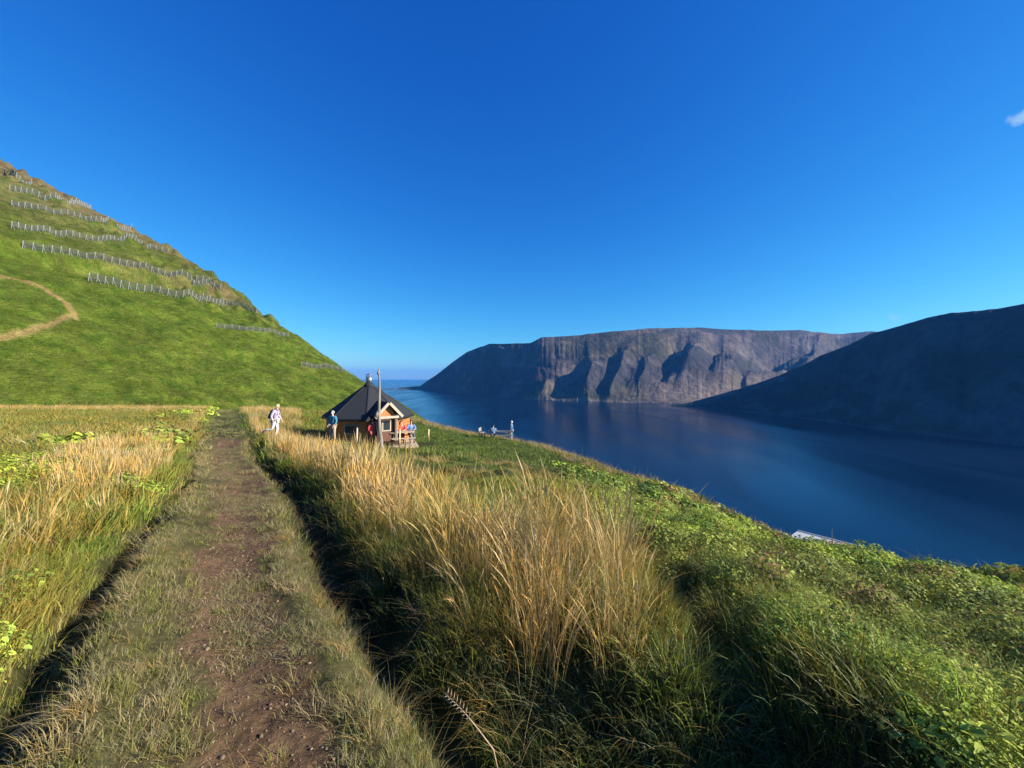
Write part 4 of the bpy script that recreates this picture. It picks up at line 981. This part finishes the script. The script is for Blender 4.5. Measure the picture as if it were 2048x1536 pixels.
def person(loc, rz, J, top, bottom, haircol, label, shoe=(0.03, 0.03, 0.03), long_top=False, scale=1.0):
    r = empty('person', loc, rz, label=label, cat='person'); r.scale = (scale,) * 3
    g = lambda k: Vector(J[k])
    pel, che, nec, hd = g('pelvis'), g('chest'), g('neck'), g('head')
    up = (hd - nec).normalized(); fw = Vector(J.get('look', (0, 1, 0))).normalized()
    spine = (pel + che) / 2
    body = [[(pel, .13, .10), (spine, .12, .09), (che, .145, .10), (nec, .052), (hd - up * .09, .055, .06), (hd, .075, .092), (hd + up * .08, .06, .07)],
            [(hd, .075, .092), (hd + fw * .098 - up * .015, .016)]]
    for sd in ('l', 'r'):
        sh, el, wr, hp, kn, an, toe = (g(k + '_' + sd) for k in ('shoulder', 'elbow', 'wrist', 'hip', 'knee', 'ankle', 'toe'))
        hdv = (wr - el).normalized(); palm = wr + hdv * .09
        body += [[(che, .145, .10), (sh, .058), (el, .042), (wr, .028), (palm, .036, .018)], [(pel, .13, .10), (hp, .085), (kn, .056), (an, .036), (toe, .032)]]
        side = hdv.cross(Vector((0, 0, 1)));  side = side.normalized() if side.length > .1 else Vector((1, 0, 0))
        for q in range(4):
            f0 = palm + side * (.012 * (q - 1.5)); L = .075 - .008 * abs(q - 1.2)
            body.append([(f0, .0085), (f0 + hdv * L * .5 + fw * .006, .008), (f0 + hdv * L + fw * .02, .006)])
        body.append([(wr + hdv * .03 + fw * .022, .009), (wr + hdv * .07 + fw * .045, .008)])
    skin_mesh('body', body, M_skin, r)
    tm = cloth('top_cloth', top); bm_ = cloth('trouser_cloth', bottom)
    lo = pel if not long_top else (pel * 0.6 + (g('knee_l') + g('knee_r')) / 2 * 0.4)
    ch = [[(lo, .165, .135), (spine, .155, .12), (che, .18, .13), (che * .35 + nec * .65, .10, .085)]]
    for sd in ('l', 'r'):
        sh, el, wr = g('shoulder_' + sd), g('elbow_' + sd), g('wrist_' + sd)
        ch.append([(che, .18, .13), (sh, .082), (el, .062), (wr * .94 + el * .06, .046)])
    skin_mesh('jacket', ch, tm, r)
    ch = []
    for sd in ('l', 'r'):
        hp, kn, an = g('hip_' + sd), g('knee_' + sd), g('ankle_' + sd)
        ch.append([(pel, .155, .12), (hp, .108), (kn, .078), (an * .92 + kn * .08, .062)])
        m = MB(); an_, to_ = g('ankle_' + sd), g('toe_' + sd); dv = (to_ - an_); d2 = Vector((dv.x, dv.y, 0)); 
        skin_mesh('shoe', [[(an_ - dv * .25 + Vector((0, 0, -.02)), .05), (an_ + dv * .4, .052, .045), (to_ + dv * .15, .045, .035)]], cloth('shoe_leather', shoe), r)
    skin_mesh('trousers', ch, bm_, r)
    hm = MB(); ringn = 12; rows = 6; vs_ = []; fs = []
    bk = -fw
    for i in range(rows + 1):
        th = math.pi * 0.62 * i / rows
        for k in range(ringn):
            a = 2 * math.pi * k / ringn; rad_ = math.sin(th); xx, yy = rad_ * math.cos(a), rad_ * math.sin(a)
            lowf = max(0, math.cos(th) * -1)
            sidev = up.cross(fw).normalized()
            pnt = hd + up * (.02 + .105 * math.cos(th)) + sidev * (.092 * xx) + fw * (.105 * yy - .018 - (.0 if yy < 0.2 else .06 * sst(.35, .6, i / rows)))
            vs_.append(pnt)
    for i in range(rows):
        for k in range(ringn): fs.append((i * ringn + k, i * ringn + (k + 1) % ringn, (i + 1) * ringn + (k + 1) % ringn, (i + 1) * ringn + k))
    hm.add(vs_, fs, True); hm.build('hair', cloth('hair', haircol), r)
    for s_ in (-1, 1):
        e = MB(); sidev = up.cross(fw).normalized(); c_ = hd + fw * .088 + sidev * .03 * s_ + up * .015
        e.tube([c_ - fw * .006, c_ + fw * .006], [.011, .006], 8); e.build('eye', M_black, r)
    return r
def stand_pose(lean=0.0, arm=0.0):
    J = {'pelvis': (0, 0, .93), 'chest': (0, lean * .5, 1.27), 'neck': (0, lean * .8, 1.47), 'head': (0, lean + .01, 1.61)}
    for sd, s in (('l', -1), ('r', 1)):
        J.update({'shoulder_' + sd: (s * .19, lean * .7, 1.40), 'elbow_' + sd: (s * .25, lean * .5 - .03 + arm * .1, 1.13), 'wrist_' + sd: (s * .20, lean * .5 + .08 + arm * .2, .93 + arm * .15),
                  'hip_' + sd: (s * .095, 0, .90), 'knee_' + sd: (s * .11, .03, .49), 'ankle_' + sd: (s * .11, -.01, .09), 'toe_' + sd: (s * .13, .15, .045)})
    return J
def sit_pose():
    J = {'pelvis': (0, 0, .55), 'chest': (0, .06, .90), 'neck': (0, .10, 1.10), 'head': (0, .12, 1.24)}
    for sd, s in (('l', -1), ('r', 1)):
        J.update({'shoulder_' + sd: (s * .19, .08, 1.03), 'elbow_' + sd: (s * .26, .18, .80), 'wrist_' + sd: (s * .14, .40, .80),
                  'hip_' + sd: (s * .095, .02, .54), 'knee_' + sd: (s * .12, .44, .52), 'ankle_' + sd: (s * .12, .40, .09), 'toe_' + sd: (s * .13, .56, .045)})
    return J
def run_pose():
    J = {'pelvis': (0, .03, .92), 'chest': (0, .08, 1.27), 'neck': (0, .12, 1.47), 'head': (0, .17, 1.61)}
    J.update({'shoulder_l': (-.19, .12, 1.39), 'elbow_l': (-.25, .12, 1.12), 'wrist_l': (-.20, .24, .92),
              'shoulder_r': (.19, .06, 1.39), 'elbow_r': (.26, -.04, 1.13), 'wrist_r': (.24, .04, .90),
              'hip_l': (-.095, .03, .89), 'knee_l': (-.10, .10, .49), 'ankle_l': (-.09, .0, .09), 'toe_l': (-.09, .16, .045),
              'hip_r': (.095, .03, .89), 'knee_r': (.10, -.05, .49), 'ankle_r': (.10, -.42, .42), 'toe_r': (.10, -.50, .31)})
    return J
def at_px(px, Y): x = (px - CX) / F * Y; return Vector((x, Y, float(height(x, Y))))
pr = at_px(548.5, 19.9)
person(pr, R(-82), run_pose(), (0.42, 0.36, 0.48), (0.60, 0.57, 0.56), (0.50, 0.45, 0.24), 'fair-haired person in a lavender top and white trousers striding along the track', long_top=False)
def backpack():
    r = empty('backpack', pr + Vector((0.0, 0.0, 1.22)), R(-82), label='dark purple backpack on the back of the striding person', cat='backpack')
    m = MB(); m.box(None, (.30, .17, .46), M=Matrix.Translation((0, -.10, 0)) @ Matrix.Rotation(R(-18), 4, 'X')); mt = cloth('pack_cloth', (0.035, 0.02, 0.05)); m.build('bag', mt, r, .05)
    m = MB(); m.box(None, (.22, .07, .20), M=Matrix.Translation((0, -.21, -.08)) @ Matrix.Rotation(R(-18), 4, 'X')); m.build('pocket', mt, r, .02)
    for s_ in (-1, 1): m = MB(); m.tube([(s_ * .1, -.02, .2), (s_ * .12, .10, .28), (s_ * .13, .24, .18), (s_ * .12, .20, -.02), (s_ * .11, .0, -.15)], .018, 6); m.build('strap', mt, r)
backpack()
p2 = at_px(666, 22.6); p2.z = max(p2.z, HZ) if False else p2.z
person(p2, R(160), stand_pose(0.03, 0.15), (0.05, 0.20, 0.30), (0.42, 0.32, 0.24), (0.66, 0.64, 0.60), 'white-haired person in a teal jacket standing at the left corner of the hut', scale=1.02)
q = local(0.18, 2.75)
person((q.x, q.y, HZ), R(30), stand_pose(), (0.62, 0.08, 0.07), (0.45, 0.09, 0.07), (0.05, 0.03, 0.025), 'person all in red standing with their back turned beside the porch', (0.55, 0.45, 0.3), scale=0.92)
tl = math.atan2(VS.y, VS.x)
def seat_on(a, b): return local(a, b)
q = local(1.32, 1.62); person((q.x, q.y, HZ), tl + R(180), sit_pose(), (0.66, 0.20, 0.16), (0.12, 0.09, 0.08), (0.10, 0.06, 0.04), 'person in a salmon red top seated nearest the porch behind the deck table')
q = local(1.85, 1.65); person((q.x, q.y, HZ), tl + R(175), sit_pose(), (0.60, 0.11, 0.09), (0.08, 0.07, 0.08), (0.04, 0.025, 0.02), 'dark-haired person in bright red seated in the middle behind the deck table')
q = local(2.40, 1.60); person((q.x, q.y, HZ), tl + R(185), sit_pose(), (0.14, 0.24, 0.46), (0.10, 0.10, 0.14), (0.04, 0.03, 0.03), 'person in a light blue jacket seated at the outer end of the deck table')
q = Vector((TX - 0.95, TY - 0.5, 0)); rzT = R(12)
sx = Vector((TX, TY, 0)) + Matrix.Rotation(rzT, 3, 'Z') @ Vector((-.75, -.68, 0))
person((sx.x, sx.y, TZ), rzT, sit_pose(), (0.12, 0.19, 0.30), (0.05, 0.045, 0.04), (0.04, 0.03, 0.03), 'person in pale blue with dark trousers seated at the grey picnic table')
p6 = at_px(1023, 34.2); p6.z = float(height(p6.x, p6.y))
person(p6, R(70), stand_pose(), (0.06, 0.13, 0.26), (0.20, 0.22, 0.28), (0.75, 0.76, 0.78), 'white-haired person in blue standing at the right end of the grey picnic table')

# ------------------------------------------------------------------ dry fern-like stalk in the dark ditch
def stalk():
    Y = 2.02; P = lambda px, py, yy=Y: Vector(((px - CX) / F * yy, yy, (HY - py) / F * yy))
    a, b = P(962, 1466, 1.98), P(888, 1386, 2.05); m = MB()
    n = 12; pts = [a.lerp(b, i / n) + Vector((0, 0, .012 * math.sin(i / n * 3.1))) for i in range(n + 1)]
    m.tube(pts, [0.0035 * (1 - .6 * i / n) for i in range(n + 1)], 6)
    for i in range(4, n):
        q = pts[i]; L = .036 * math.sin((i - 2) / (n - 1) * 2.6) + .012
        m.tube([q, q + Vector((.006, -.01, L * .55)), q + Vector((.010, 0, L))], [.0022, .0028, .0008], 5)
        m.tube([q, q + Vector((-L * .3, -.005, -L * .15)), q + Vector((-L * .62, 0, -L * .10))], [.0022, .0026, .0008], 5)
    m.tube([a, a + Vector((.06, .02, -.10)), a + Vector((.09, .04, -.26))], [.0035, .004, .004], 6)
    o = m.build('dry_fern_stalk', simple('dry_stalk', (0.36, 0.26, 0.16), .8, .2, 20, 0)); tag(o, label='broken pale fern-like stalk lying across the dark ditch', cat='plant')
stalk()

# ------------------------------------------------------------------ air
def haze():
    m = bpy.data.materials.new('haze_air'); m.use_nodes = True; nt = m.node_tree; nt.nodes.clear()
    out = N(nt, "ShaderNodeOutputMaterial"); v = N(nt, "ShaderNodeVolumePrincipled")
    v.inputs['Color'].default_value = (0.07, 0.36, 1.0, 1); v.inputs['Density'].default_value = 4.6e-5; v.inputs['Anisotropy'].default_value = 0.1
    nt.links.new(v.outputs[0], out.inputs['Volume'])
    S = 25000; z0, z1 = SEA - 6, 430
    b = MB(); b.box((0, 0, (z0 + z1) / 2), (2 * S, 2 * S, z1 - z0)); o = b.build('haze', m); tag(o, kind='stuff', label='thin blue air over the fjord', cat='haze')
haze()
